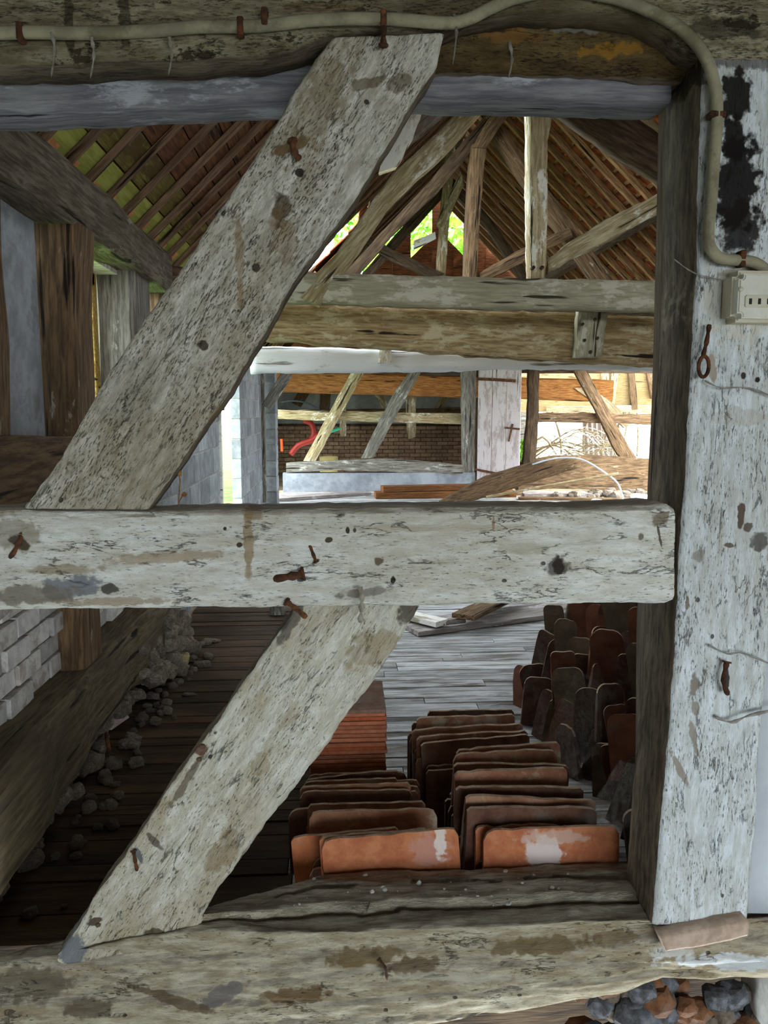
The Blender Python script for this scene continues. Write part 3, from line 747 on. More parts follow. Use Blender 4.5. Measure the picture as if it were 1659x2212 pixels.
# right post
o = slab('timber_post', [(1518, 118), (1512, 300), (1506, 600), (1494, 800), (1484, 1000), (1468, 1200), (1456, 1450), (1440, 1650), (1424, 1830), (1410, 1998)],
     [(1745, 118), (1735, 300), (1722, 600), (1705, 800), (1690, 1000), (1672, 1250), (1652, 1500), (1640, 1650), (1628, 1830), (1616, 1990)],
     YF+.01, .18, n=260, m=26, rough=.003, edge=.003, cham=.007, seed=41, crack=.0025,
     matargs=dict(paint='e4ebee', dirty='c6cac6', stain='a59a80', stain_amt=.22, speck=.55, flake=.33, wood='6a6356', bump=1.2),
     marks=[(1590, 210, 34, 58, 0, '16110c', .98), (1585, 300, 30, 50, 0, '16110c', .98), (1592, 400, 50, 110, 0, '120d0a', .98), (1600, 490, 48, 60, 0, '16110c', .95),
            (1600, 1115, 9, 34, 3, '5a4a3c', .95), (1613, 1140, 12, 14, 0, '574a3e', .9), (1510, 1200, 18, 14, 0, '8b8478', .75), (1640, 1170, 22, 22, 0, '4c463f', .85),
            (1500, 1480, 12, 28, 0, '857a6c', .9), (1502, 1530, 10, 16, 0, '8d8376', .8), (1497, 1590, 8, 46, 14, '9a9084', .9), (1470, 1665, 9, 50, 28, '978b7e', .9), (1572, 1465, 6, 36, 3, '2c241e', .95),
            (1485, 1300, 4, 18, 0, '7c6c58', .9), (1600, 590, 60, 9, 0, '7b7058', .7), (1606, 812, 8, 8, 0, '2c2018', .95), (1638, 821, 7, 7, 0, '2c2018', .98), (1540, 795, 8, 40, 10, 'a09078', .8),
            (1575, 1178, 12, 5, -10, '5f5244', .9), (1630, 130, 120, 20, 0, '2b251b', .7), (1500, 150, 26, 40, 0, '2e271c', .8), (1600, 900, 80, 20, 0, 'b0a998', .4), (1600, 650, 100, 90, 0, 'cfc3a6', .35)])
tag(o, 'stout white post with a charred hollow near its top, right of the opening', 'post')
# inner studs seen as brown side faces left of the post
o = beam('timber_stud', P(1484, 150, YF+.25), P(1452, 1082, YF+.25), .10, .09, rawwood('inner_stud', '837460', '5e5142', '2a2018'), None, (0, 1, 0), n=30, rough=.004)
tag(o, 'brown side stud standing against the back of the white post above the rail', 'stud')
o = beam('timber_stud', P(1426, 1300, YF+.24), P(1410, 1960, YF+.24), .10, .085, rawwood('inner_stud_lower', '8a7d70', '655a4f', '2a2018', lime='a39a92', lime_amt=.2), None, (0, 1, 0), n=30, rough=.004)
tag(o, 'grey brown side stud behind the white post below the rail', 'stud')
o = slab('wall_panel', [(1652, 1350), (1640, 1650), (1617, 1975)], [(2350, 1350), (2340, 1650), (2320, 1975)], YF+.035, .05,
         gritty('smooth_white_board', 'd5dbe2', 'e0e6ec', None, 6, .001, seed=False), n=10, m=4, rough=.001)
tag(o, 'smooth pale panel right of the lower part of the white post', 'panel')

# ---- sill : weathered log, broken back edge, long crack along the top
def build_sill():
    n = 320; vs = []; us = [-110+ (2350+110)*i/n for i in range(n+1)]
    def interp(tab, u):
        for (a, b), (c, d) in zip(tab, tab[1:]):
            if u <= c: return b+(d-b)*max(0, (u-a))/(c-a)
        return tab[-1][1]
    front = [(-110, 2120), (110, 2092), (200, 2058), (430, 2022), (700, 2030), (1000, 2018), (1250, 2006), (1420, 2006), (2350, 1985)]
    bot = [(-110, 2330), (400, 2300), (600, 2238), (1000, 2192), (1350, 2140), (1450, 2108), (1560, 2112), (2350, 2090)]
    backy = [(-110, .10), (380, .11), (440, .13), (560, .19), (680, .275), (900, .285), (2350, .285)]
    rows = 0
    m1, m2 = 30, 34
    for u in us:
        pf = P(u, interp(front, u), YF-.005); pb = P(u, interp(bot, u), YF+.035); x = pf.x; bd = interp(backy, u)
        col = []
        H_ = pf.z-pb.z
        # front face from bottom up, bulging
        for j in range(m2+1):
            t = j/m2; yy = YF+.05*(1-math.sin(min(1, t*1.05+.12)*math.pi*.72+.3)) - .0
            z = pb.z+H_*t
            q = .010*fb(x*2.5, z*9, 4.4, 5)+.004*fb(x*14, z*40, 1.1, 3)
            k = abs(noise.noise(Vector((x*1.1, z*15, 5.5))))
            if k < .09: q += .009*(1-k/.09)
            col.append(Vector((x, yy+q, z)))
        y0 = col[-1].y; z0 = pf.z
        for j in range(1, m1+1):
            t = j/m1; yy = y0+(bd)*t
            z = z0 - .036*t + .008*math.sin(t*3.1)
            # plank-like ledge with a crack in front of it
            crk = .28+.05*fb(x*2, 0, 6, 3) if x < .55 else .28
            if x > -.35 and t > crk: z += .014
            if x > -.35 and abs(t-crk) < .035: z -= .016
            c2 = .62+.10*fb(x*1.7, 3, 6, 3)
            if x > -.15 and abs(t-c2) < .03 and noise.noise(Vector((x*3, 0, 2))) > -.1: z -= .012
            z += .008*fb(x*4, yy*14, 2.2, 5)+.003*fb(x*25, yy*60, 7.7, 2)
            if t > .9: z -= .03*(t-.9)/.1
            col.append(Vector((x, yy, z)))
        col.append(Vector((x, y0+bd+.002, pb.z))); rows = len(col); vs += col
    fs = [(i*rows+j, (i+1)*rows+j, (i+1)*rows+(j+1) % rows, i*rows+(j+1) % rows) for i in range(n) for j in range(rows)]
    fs += [tuple(range(rows)), tuple(n*rows+j for j in range(rows))[::-1]]
    global SILL_BVH
    from mathutils.bvhtree import BVHTree
    SILL_BVH = BVHTree.FromPolygons([tuple(v) for v in vs], fs[:-2])
    me = mesh('timber_sill', vs, fs, smooth=True)
    me.polygons[-1].use_smooth = False; me.polygons[-2].use_smooth = False
    fix_normals(me)
    mk = []
    for (u, v, ru, rv, ang, c, op) in [(640, 2150, 90, 26, 3, '6a5130', .85), (790, 2075, 110, 20, 0, '6e5a33', .8), (900, 2090, 70, 22, 0, '5e4a2a', .7), (1170, 2050, 130, 20, 2, '6b5936', .8), (1330, 2040, 60, 18, 0, '6e5c3c', .7),
                                       (480, 2150, 60, 24, 30, '6e6a68', .8), (60, 2140, 90, 40, 0, '5b5040', .7), (380, 2165, 110, 14, -20, '5e4e36', .8), (190, 2180, 60, 26, 0, '4b3f2e', .7),
                                       (1590, 2085, 180, 26, -3, 'dde2e4', .75), (1450, 2060, 60, 14, 0, 'd8dad4', .7), (1010, 2110, 160, 12, -4, 'c6c2b0', .5)]:
        c_ = P(u, v, YF); mk.append(((c_.x, 0, c_.z), ru*YF/F_PX, rv*YF/F_PX, math.radians(ang), c, op))
    mt = painted('sill_paint', paint='ccc4ac', dirty='a3967a', stain='8a7752', stain_amt=.45, speck=.3, flake=.36, wood='7d7564', bump=2.0, marks=mk, dust='b8ae9a', dlo=.2, dhi=.5)
    o = link_mesh('timber_sill', me, mt)
    tag(o, 'massive weathered sill log along the bottom, dusty split top and stained pale front', 'sill')
build_sill()
o = slab('tile_fragment', [(1428, 2028), (1500, 2012), (1560, 2000), (1618, 1992)], [(1440, 2058), (1500, 2050), (1570, 2036), (1616, 2024)], YF-.03, .05,
         gritty('pink_tile_bit', 'a8917f', 'bba593', '8d7968', 30, .002, seed=False), n=16, m=6, rough=.0015, cham=.005)
tag(o, 'pinkish broken tile wedged on the sill under the white post', 'tile')
# dark footing below the sill
st = empty('rubble_footing', P(1500, 2190, 1.8), 'dark rubble stones below the right end of the sill', 'stones')
for k in range(60):
    u = 1250+R.random()*440; v = 2120+R.random()*140
    s_ = R.uniform(.03, .07)
    link_mesh('stone', stone_mesh(k, (s_*1.5, s_*1.2, s_*1.2), .3), gritty('footing_stone_%d' % (k % 3), *(('4a4036', '6e6254', '8b8378'), ('5a3c28', '7a5236', '6c6258'), ('3c3a3a', '56585c', '7a7d82'))[k % 3], 30, .004, seed=False) if k < 3 else bpy.data.materials['footing_stone_%d' % (k % 3)], st, Matrix.Translation(P(u, v, 1.76+R.uniform(0, .06))))
box('backing', (-1.09, 1.925, -2.3), (1.40, 1.985, -1.36), M_beamdark, st)

# ================================================================ FIRST TRUSS AND BEAMS ACROSS (Y about 5)
def tslab(name, A, B, Y, d, mat, parent, n=24, m=4, **k):
    return slab(name, A, B, Y, d, mat, parent, n=n, m=m, rough=k.pop('rough', .006), edge=k.pop('edge', .007), cham=k.pop('cham', .015), seed=R.random()*40, **k)
T1 = 5.0
M_tie = rawwood('whitewashed_tie_beam', 'a89f86', '8b826a', '3a3626', dist=.003, lime='bdb6a2', lime_amt=.35)
tr = empty('roof_truss', (1.3, T1, .76), 'near roof truss with a limewashed tie beam and bright upright post', 'truss')
tslab('tie_beam', [(400, 583), (690, 588), (1000, 597), (1440, 606)], [(400, 648), (640, 652), (1000, 664), (1440, 672)], T1, .2, M_tie, tr, n=60, m=8, cham=.02)
tslab('king_post', [(1146, 190), (1146, 300), (1146, 420), (1148, 500), (1150, 601)], [(1205, 190), (1184, 300), (1183, 420), (1182, 500), (1180, 602)], T1+.02, .19, rawwood('lit_king_post', 'c2b18e', '8f7a58', '3c2f1e', lime='e2dccb', lime_amt=.45), tr, n=40, m=6, rough=.008)
tslab('curved_brace', [(640, 640), (728, 545), (800, 440), (850, 372), (930, 300), (1020, 205), (1060, 165)], [(690, 660), (775, 545), (838, 448), (900, 385), (975, 320), (1062, 215), (1110, 165)], T1+.0, .16, M_beamtan, tr, n=44, m=6, rough=.008)
tslab('strut', [(1184, 560), (1225, 528), (1300, 478), (1440, 408)], [(1184, 590), (1210, 575), (1300, 528), (1440, 450)], T1+.04, .15, M_beamtan, tr, n=30, m=5, rough=.008)
tslab('principal_rafter', [(1150, 165), (1210, 205), (1330, 215), (1440, 300)], [(1130, 190), (1190, 225), (1320, 322), (1450, 402)], T1+.06, .12, M_beamdark, tr, n=26, m=4)
tslab('wind_brace', [(1310, 190), (1360, 205), (1450, 300)], [(1315, 215), (1380, 270), (1450, 330)], T1+.25, .1, M_beamtan, tr, n=12, m=4)
tslab('packing_block', [(868, 232), (845, 300), (818, 372)], [(912, 238), (892, 300), (858, 358)], T1+.1, .08, M_white, tr, n=8, m=3)

b2 = tslab('timber_beam', [(380, 648), (600, 655), (800, 660), (1000, 668), (1240, 676), (1440, 684)], [(380, 735), (560, 735), (640, 738), (760, 748), (900, 760), (1050, 770), (1250, 784), (1440, 792)], 5.3, .24,
     rawwood('crooked_beam', 'b09a72', '7d6544', '261c12', lime='b8a988', lime_amt=.3), None, n=70, m=12, rough=.012, edge=.012, cham=.03)
tag(b2, 'thick crooked brown beam directly under the straight tie beam of the near truss', 'beam')
o = tslab('timber_stub', [(1250, 668), (1244, 772)], [(1314, 672), (1302, 770)], 5.18, .11, M_tie, None, n=14, m=5)
tag(o, 'short pegged block standing in front of the crooked brown beam', 'block')
for (u, v) in ((1258, 700), (1285, 690), (1262, 735), (1290, 730), (1275, 760)):
    pp = P(u, v, 5.175)
    tube('peg', [pp+Vector((0, .02, 0)), pp+Vector((0, -.012, 0))], .010, M_beamdark, o, 7)
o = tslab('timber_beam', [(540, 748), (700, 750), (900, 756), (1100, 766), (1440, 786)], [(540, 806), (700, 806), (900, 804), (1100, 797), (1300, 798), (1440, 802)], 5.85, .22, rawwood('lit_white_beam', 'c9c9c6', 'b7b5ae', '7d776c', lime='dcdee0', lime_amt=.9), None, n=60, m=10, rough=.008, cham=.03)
tag(o, 'bright whitewashed beam below the crooked brown beam, lit from the left', 'beam')
o = tslab('wooden_block', [(820, 752), (816, 784)], [(846, 752), (846, 784)], 5.80, .06, M_white, None, n=6, m=3, rough=.002, edge=.002)
tag(o, 'small white wooden block nailed on the bright whitewashed beam', 'block')
o = tslab('timber_end', [(345, 572), (420, 575)], [(345, 650), (420, 650)], 4.72, .2, M_beambrown, None, n=8, m=4)
tag(o, 'brown timber end beside the left wall plate, behind the upper brace', 'beam')

kp = [q for q in tr.children if q.name.startswith('king_post')][0]
for (u, v) in ((1152, 578), (1171, 578)):
    pp = P(u, v, T1); tube('peg', [pp+Vector((0, .04, 0)), pp+Vector((0, -.012, 0))], .011, M_beamdark, tr, 7)
# second truss
T2 = 7.9
t2 = empty('roof_truss', (1.4, T2, .76), 'middle roof truss with a grey elbowed post behind the near truss', 'truss')
tslab('post', [(1020, 310), (1010, 430), (1004, 600)], [(1052, 310), (1040, 430), (1030, 600)], T2, .2, M_beambrown, t2, n=20, m=3)
tslab('elbow_brace', [(1022, 318), (1050, 262), (1100, 200), (1120, 170)], [(1050, 320), (1080, 272), (1124, 214), (1150, 170)], T2-.02, .16, M_beambrown, t2, n=16, m=3)
tslab('principal_rafter', [(735, 600), (820, 505), (920, 400), (1060, 235), (1080, 200)], [(770, 600), (850, 505), (945, 415), (1085, 250), (1110, 215)], T2+.1, .14, M_beamdark, t2, n=20, m=3)
tslab('principal_rafter', [(1060, 235), (1130, 335), (1230, 470), (1330, 610)], [(1045, 260), (1110, 365), (1200, 490), (1285, 610)], T2+.1, .14, M_beambrown, t2, n=20, m=3)
tslab('strut', [(1035, 590), (1110, 545), (1230, 490)], [(1040, 610), (1120, 572), (1238, 510)], T2+.05, .12, M_beambrown, t2, n=12, m=3)
tslab('tie_beam', [(480, 620), (1440, 640)], [(480, 690), (1440, 700)], T2, .2, M_beamdark, t2, n=10, m=2)
# third truss
T3 = 10.9
t3 = empty('roof_truss', (1.4, T3, .76), 'farthest roof truss with a yellowish leaning post before the leafy gable gaps', 'truss')
tslab('post', [(965, 300), (955, 420), (942, 600)], [(988, 300), (975, 420), (962, 600)], T3, .18, M_beamtan, t3, n=14, m=3)
tslab('curved_brace', [(996, 370), (960, 440), (944, 480)], [(1002, 400), (980, 450), (958, 500)], T3-.02, .12, M_beamtan, t3, n=14, m=3)
tslab('principal_rafter', [(770, 605), (860, 500), (970, 375)], [(792, 608), (885, 505), (985, 395)], T3+.1, .12, M_beamdark, t3, n=14, m=3)
tslab('principal_rafter', [(970, 375), (1060, 470), (1150, 600)], [(960, 395), (1045, 480), (1125, 605)], T3+.1, .12, M_beamdark, t3, n=14, m=3)
tslab('cross_brace', [(790, 505), (860, 545), (960, 590)], [(785, 525), (850, 565), (930, 600)], T3-.1, .12, M_beamdark, t3, n=12, m=3)
tslab('collar', [(895, 520), (940, 500)], [(895, 538), (942, 515)], T3, .1, M_white, t3, n=6, m=2)
tslab('tie_beam', [(560, 640), (1440, 660)], [(560, 690), (1440, 710)], T3, .18, M_beamdark, t3, n=10, m=2)
# ================================================================ TILES
def tile_mesh(w, h, t, seed, curve=.006, r=.018):
    """plain clay tile: upright plate with rounded corners, slight bow, worn edge; base at z = 0, thickness along y"""
    rr = random.Random(seed); nx = 14; nz = 5; vs = []; fs = []
    def y0(x, z): return curve*math.cos(x/w*math.pi)+.0022*fb(x*12+seed, z*12, 0, 2)
    def outline(x):
        e = w/2-abs(x)
        top = h-(r-math.sqrt(max(0, r*r-(r-e)**2)) if e < r else 0)
        return top+.005*fb(x*14, seed, 1, 3)-.008*max(0, noise.noise(Vector((x*22, seed*3, 5)))-.35)*4
    for side in (0, 1):
        for i in range(nx+1):
            x = -w/2+w*i/nx
            # denser near the rounded corners
            x = w/2*math.sin((i/nx-.5)*math.pi)*.75 + x*.25
            for j in range(nz+1):
                z = outline(x)*j/nz if j < nz else outline(x)
                yy = y0(x, z)+side*t
                if j == nz: yy += (.25*t if side == 0 else -.25*t)
                vs.append((x, yy, z))
    N = (nx+1)*(nz+1); q = lambda s, i, j: s*N+i*(nz+1)+j
    for i in range(nx):
        for j in range(nz):
            fs.append((q(0, i, j), q(0, i+1, j), q(0, i+1, j+1), q(0, i, j+1))); fs.append((q(1, i, j), q(1, i, j+1), q(1, i+1, j+1), q(1, i+1, j)))
        fs.append((q(0, i, nz), q(0, i+1, nz), q(1, i+1, nz), q(1, i, nz))); fs.append((q(0, i, 0), q(1, i, 0), q(1, i+1, 0), q(0, i+1, 0)))
    for j in range(nz):
        fs.append((q(0, 0, j), q(0, 0, j+1), q(1, 0, j+1), q(1, 0, j))); fs.append((q(0, nx, j), q(1, nx, j), q(1, nx, j+1), q(0, nx, j+1)))
    me = mesh('roof_tile', vs, fs)
    for p in me.polygons:
        if all(v % (nz+1) == nz for v in p.vertices): p.material_index = 1
    return me
TM = {}
M_tileedge = gritty('pale_tile_edge', '9c7f66', 'b8a48c', '7a5a48', 24, .003, camt=.6, seed=False)  # buff top edges, paler than the tile faces
def put_tile(x, y, z, w=.31, h=.20, t=.02, rz=0, lean=0, roll=0, mat=None, label=None, group=None, name='roof_tile', var=None):
    v = R.randrange(4) if var is None else var
    key = (round(w, 2), round(h, 2), t, v, mat.name)
    if key not in TM:
        TM[key] = tile_mesh(w, h, t, v*7.3+w*10, curve=R.uniform(.002, .007), r=min(R.choice([.008, .012, .022]) if w > .2 else R.choice([.02, .035, .045]), w*.35)); TM[key].materials.append(mat); TM[key].materials.append(M_tileedge)
    o = bpy.data.objects.new(name, TM[key]); COL.objects.link(o); o.location = (x, y, z)
    o.rotation_euler = (lean, roll, rz); tag(o, label, 'tile', group); return o

def top_tile(u0, v0, u1, v1, Y, hz, mat, label=None, group=None, lean=-.06, rz=0, t=.02):
    """tile whose upper edge runs from pixel (u0,v0) to (u1,v1) at depth Y and whose height is hz"""
    a = P(u0, v0, Y); b = P(u1, v1, Y); w = (b-a).length; roll = -math.atan2(b.z-a.z, b.x-a.x)
    c = (a+b)/2
    d = Vector((0, 0, 1)); d = Matrix.Rotation(roll, 3, 'Y') @ d
    base = c-d*hz
    return put_tile(base.x, Y, base.z, w, hz, t, rz, lean, roll, mat, label, group)

M_tilefront = gritty('front_tile_clay', 'a5603f', 'b5714a', 'a88370', 16, .004, camt=.7, seed=False)
def tile_marks(name, mk):
    m = NT(name); a = m.noise(14, (1, 1, 1), 6, .7); f = m.noise(120, (1, 1, 1), 3)
    c = m.mix(m.step(a, .35, .65), lin('a05c3e'), lin('b8774f')); c = m.mix(m.ma('MULTIPLY', m.step(m.noise(7, (1, 1, 1), 5, .7), .5, .65), .5), c, lin('b0765c'))
    g_ = m.n('ShaderNodeNewGeometry'); sp = m.n('ShaderNodeSeparateXYZ'); m.l(g_.outputs['True Normal'], sp.inputs[0])
    c = m.mix(m.step(sp.outputs[2], .5, .8), c, lin('8c7a68'))
    c = m.marks(c, mk); return m.done(c, .9, m.bump(m.ma('ADD', a, m.ma('MULTIPLY', f, .4)), .004))
mA = tile_marks('front_tile_left', [((.10, 0, .13), .05, .05, 0, 'b98a7a', .7), ((.13, 0, .15), .016, .05, 0, 'd8cfc6', .8)])
mB = tile_marks('front_tile_right', [((-.02, 0, .115), .05, .055, 0, 'cfc4c0', .85), ((.0, 0, .16), .09, .02, 0, 'bfa79a', .6)])
# left row, front to back (built on a lower course of tiles)
rowg = 'old clay tiles stacked on edge behind the sill'
top_tile(628, 1815, 860, 1790, 2.02, .17, M_tilefront, 'orange clay tile at the left front, second in the left row behind the sill', lean=0)
top_tile(690, 1812, 925, 1795, 1.955, .165, M_tilefront, 'thin clay tile leaning just behind the front left tile', lean=.02)
a_ = top_tile(694, 1822, 990, 1793, 1.925, .185, mA, 'front left orange clay tile with a white crust at its right end', lean=-.02)
top_tile(1046, 1798, 1340, 1788, 1.925, .185, mB, 'front right orange clay tile with a large white lime patch', lean=-.02)
top_tile(1028, 1792, 1230, 1783, 1.97, .17, M_tilefront, 'clay tile peeping out behind the front right tile with the lime patch', lean=.0)
L = [(668, 1757, 945, 1752, 2.10, M_tileold, 'curved old tile with rounded right end, third from the front of the left row'), (664, 1742, 920, 1736, 2.18, M_tileold, 'old tile with a pale crumb on its edge, just behind the curved one in the left row'),
     (622, 1752, 700, 1748, 2.22, M_tiledark, None), (648, 1716, 892, 1712, 2.28, M_tiledark, None), (650, 1700, 885, 1692, 2.34, M_tileold, 'brown old tile just below the neat stack of orange tiles'),
     (655, 1692, 860, 1682, 2.40, M_tileold, None), (660, 1684, 862, 1664, 2.46, M_tiledark, None)]
for (a, b, c, d, Y, mt, lb) in L:
    top_tile(a, b, c, d, Y, .20, mt, lb or 'dark old clay tile on edge in the middle of the left row', None if lb else rowg, lean=R.uniform(-.05, .05), t=.022)
Rr = [(1008, 1722, 1290, 1736, 2.04, M_tileold, 'pinkish old tile, second pale edge from the front of the right row'), (1010, 1748, 1290, 1750, 2.0, M_tiledark, None), (985, 1700, 1260, 1702, 2.12, M_tiledark, None),
      (982, 1668, 1225, 1660, 2.2, M_tileold, 'pink edged old tile in the right row, behind the pinkish one'), (980, 1650, 1230, 1655, 2.28, M_tiledark, None), (980, 1634, 1205, 1622, 2.34, M_tileold, 'pale buff old tile with worn rounded edge in the right row'),
      (987, 1622, 1210, 1606, 2.40, M_tileold, 'pale buff old tile right behind the worn rounded one'), (910, 1610, 1145, 1592, 2.58, M_tiledark, None), (900, 1592, 1140, 1580, 2.64, M_tileold, 'brown tile in the back group, fourth edge from its rear'),
      (890, 1578, 1130, 1566, 2.72, M_tileold, 'cracked brown tile in the back group of the right row'), (898, 1552, 1115, 1546, 2.80, M_tileold, 'buff tile near the rear of the back group'), (925, 1540, 1112, 1536, 2.88, M_tiledark, None)]
for (a, b, c, d, Y, mt, lb) in Rr:
    top_tile(a, b, c, d, Y, .20, mt, lb or 'dark old clay tile on edge in the right row', None if lb else rowg, lean=R.uniform(-.04, .06), t=.026)
# lower courses, seen in the dark gap
for (x0, x1, ya, yb) in ((-.10, .26, 1.95, 2.5), (.33, .66, 1.95, 2.42), (.26, .6, 2.50, 2.92)):
    y = ya
    while y < yb:
        put_tile((x0+x1)/2+R.uniform(-.02, .02), y, FLOOR+.001, x1-x0-.03, .20, .02, R.uniform(-.03, .03), R.uniform(-.04, .04), 0, M_tiledark, 'dark old clay tile on edge in the bottom course of the rows', rowg+', bottom course')
        y += .045
# neat stack of machine made orange tiles
def flat_tile(x, y, z, w, l, t, rz, mat, label, group):
    k = ('flat', round(w, 3), mat.name)
    if k not in TM:
        bm = bmesh.new(); bmesh.ops.create_cube(bm, size=1)
        for v in bm.verts: v.co = Vector((v.co.x*w, v.co.y*l, v.co.z*t+.012*0))
        bmesh.ops.bevel(bm, geom=bm.edges[:], offset=.002, segments=1, affect='EDGES')
        # nib at the far end
        r = bmesh.ops.create_cube(bm, size=1)
        for v in r['verts']: v.co = Vector((v.co.x*.05, v.co.y*.02+l*.45, v.co.z*.012-t*.5-.003))
        me = bpy.data.meshes.new('plain_tile'); bm.to_mesh(me); bm.free(); me.materials.append(mat); TM[k] = me
    o = bpy.data.objects.new('plain_tile', TM[k]); COL.objects.link(o); o.location = (x, y, z); o.rotation_euler = (0, 0, rz)
    return tag(o, label, 'tile', group)
M_tiletop = gritty('dusty_tile_top', '6e5546', '83695a', '8c7c70', 20, .001, camt=.6, seed=False)
M_tnew2 = gritty('machine_made_tile_brown', 'a5502f', 'b3623d', '7c4632', 30, .001, camt=.4)
stack_y = 2.80; pr = P(835, 1690, stack_y-.14); z = FLOOR+.008; top = P(830, 1530, stack_y-.14).z; i = 0
xc = P(752, 1600, stack_y-.14).x
while z < top:
    lb = 'neat machine made orange tile lying in the tidy stack'; gp = 'machine made tiles in the tidy orange stack'
    if z+.0155 >= top: lb = 'topmost tile of the tidy orange stack, with a brown dusty face'; gp = None
    flat_tile(xc+R.uniform(-.004, .004)+.00*i, stack_y+R.uniform(-.006, .006), z, .265, .30, .0135, R.uniform(-.012, .012), M_tiletop if z+.0155 >= top else (M_tilenew if i % 7 else M_tnew2), lb, gp)
    z += .0152; i += 1
for (u, v, Y, s) in ((838, 1590, 2.62, .05), (846, 1640, 2.55, .05), (856, 1668, 2.48, .05)):
    pass

# heap of old tiles on the right, leaning faces stepping up
hg = 'old tiles leaning in the dark heap at the right'
cnt = 0
heap = []
for row in range(7):
    base_u = [1120, 1150, 1190, 1235, 1275, 1310, 1345][row]
# leaning columns described in the barn: x grows to the right, each with stacked upright tiles
def heap_tile(x, y, z, w, h, rz, lean, roll, mat, label=None):
    global cnt
    cnt += 1
    return put_tile(x, y, z, w, h, .022, rz, lean, roll, mat, label or 'dark old clay tile leaning in the heap at the right', None if label else hg)
M_heapA = gritty('heap_tile_brown', '402c24', '583e32', '625e57', 12, .004, camt=.5)
M_heapB = gritty('heap_tile_red', '5e3828', '734834', '625e57', 12, .004, camt=.4)
M_heapC = gritty('heap_tile_buff', '5a4a3a', '6e5e4a', '4c443a', 12, .004, camt=.5)
for c in range(10):
    x = .86+c*.07
    tops = [.24, .36, .47, .57, .65, .71, .75, .78, .80, .82][c]
    for dpt_ in range(9):
        y = 3.50-dpt_*.165-c*.02
        topz = tops-dpt_*.032
        z = FLOOR
        while z < FLOOR+topz-.10:
            h = R.choice([.22, .24, .20]); w = R.choice([.10, .13, .09])
            heap_tile(x+R.uniform(-.03, .03), y+R.uniform(-.04, .04), z, w, h, math.radians(R.uniform(-65, 5)), R.uniform(-.25, .05), R.uniform(-.28, .28),
                      R.choice([M_heapA, M_heapA, M_heapB, M_heapC]))
            z += h*R.uniform(.6, .85)

# ================================================================ STONES, RUBBLE, DEBRIS
SM = [stone_mesh(k*3.1, (1.25, 1.0, .75), .35) for k in range(6)]
def stone(x, y, z, s, label, group=None, mat=None, name='stone', flat=1.0):
    me = SM[R.randrange(6)]
    if mat:
        me = me.copy()
        me.materials.clear(); me.materials.append(mat)
    elif not me.materials: me.materials.append(M_stone)
    o = bpy.data.objects.new(name, me); COL.objects.link(o); o.location = (x, y, z+s*.3*flat); o.scale = (s, s, s*flat)
    o.rotation_euler = (R.uniform(-.3, .3), R.uniform(-.3, .3), R.uniform(0, 6)); return tag(o, label, 'stone', group)
rg = 'rubble along the foot of the left wall'
for k in range(80):
    y = 2.1+2.6*R.random()**.8; x = XL+.13+abs(R.gauss(0, .07))
    s = R.uniform(.015, .055)
    stone(x, y, FLOOR+.0, s, 'small pale stone in the rubble along the foot of the left wall', rg)
for k in range(50):     # footing stones stacked under the sill
    y = 2.1+k*.05; 
    stone(XL+.04+R.uniform(0, .05), y, FLOOR+R.uniform(0, .10), R.uniform(.05, .09), 'footing stone under the sill of the left wall', 'footing stones of the left wall')
p = PZ(237, 1548, FLOOR+.05); stone(p.x, p.y, FLOOR+.02, .12, 'large rounded pinkish stone lying at the foot of the left wall', mat=gritty('pinkish_stone', 'b09a94', 'c6b2ac', None, 9, .003, seed=False))
p = PZ(190, 1565, FLOOR+.1); stone(p.x, p.y, FLOOR+.06, .11, 'pale knobbly stone left of the large pinkish one', mat=M_stone)
p = PZ(388, 1420, FLOOR+.03); stone(p.x, p.y, FLOOR, .10, 'yellowish stone lying alone on the floor boards behind the rail', mat=gritty('yellow_stone', 'b39a5c', 'd0c2a0', None, 9, .003, seed=False))
p = PZ(120, 1680, FLOOR+.05); stone(p.x, p.y, FLOOR+.02, .10, 'flat brown stone leaning against the wall foot', mat=gritty('brown_stone', '8a6a48', 'a07c58', None, 9, .003, seed=False))
for (u, v, s) in ((455, 1385, .09), (392, 1455, .07), (410, 1500, .06), (330, 1480, .03), (300, 1590, .03), (620, 1420, .05)):
    p = PZ(u, v, FLOOR); stone(p.x, p.y, FLOOR-.005, s, 'flat chip of stone on the dusty floor boards', 'chips on the floor boards', flat=.35)
# rubble stone wall foot farther back on the left wall
for k in range(46):
    y = 3.55+.95*R.random(); z = FLOOR+.28*R.random()
    stone(XL+.08+R.uniform(0, .05)+(FLOOR+.3-z)*.2, y, z, R.uniform(.06, .12), 'rubble stone in the broken foot of the left wall', 'rubble stones of the broken wall foot')
tube('bent_stick', [PZ(228, 1560, FLOOR+.12), PZ(232, 1600, FLOOR+.08), PZ(240, 1645, FLOOR+.01)], .008, M_rust); tag(bpy.context.scene.collection.objects[-1], 'bent rusty rod standing by the large pinkish stone', 'rod')

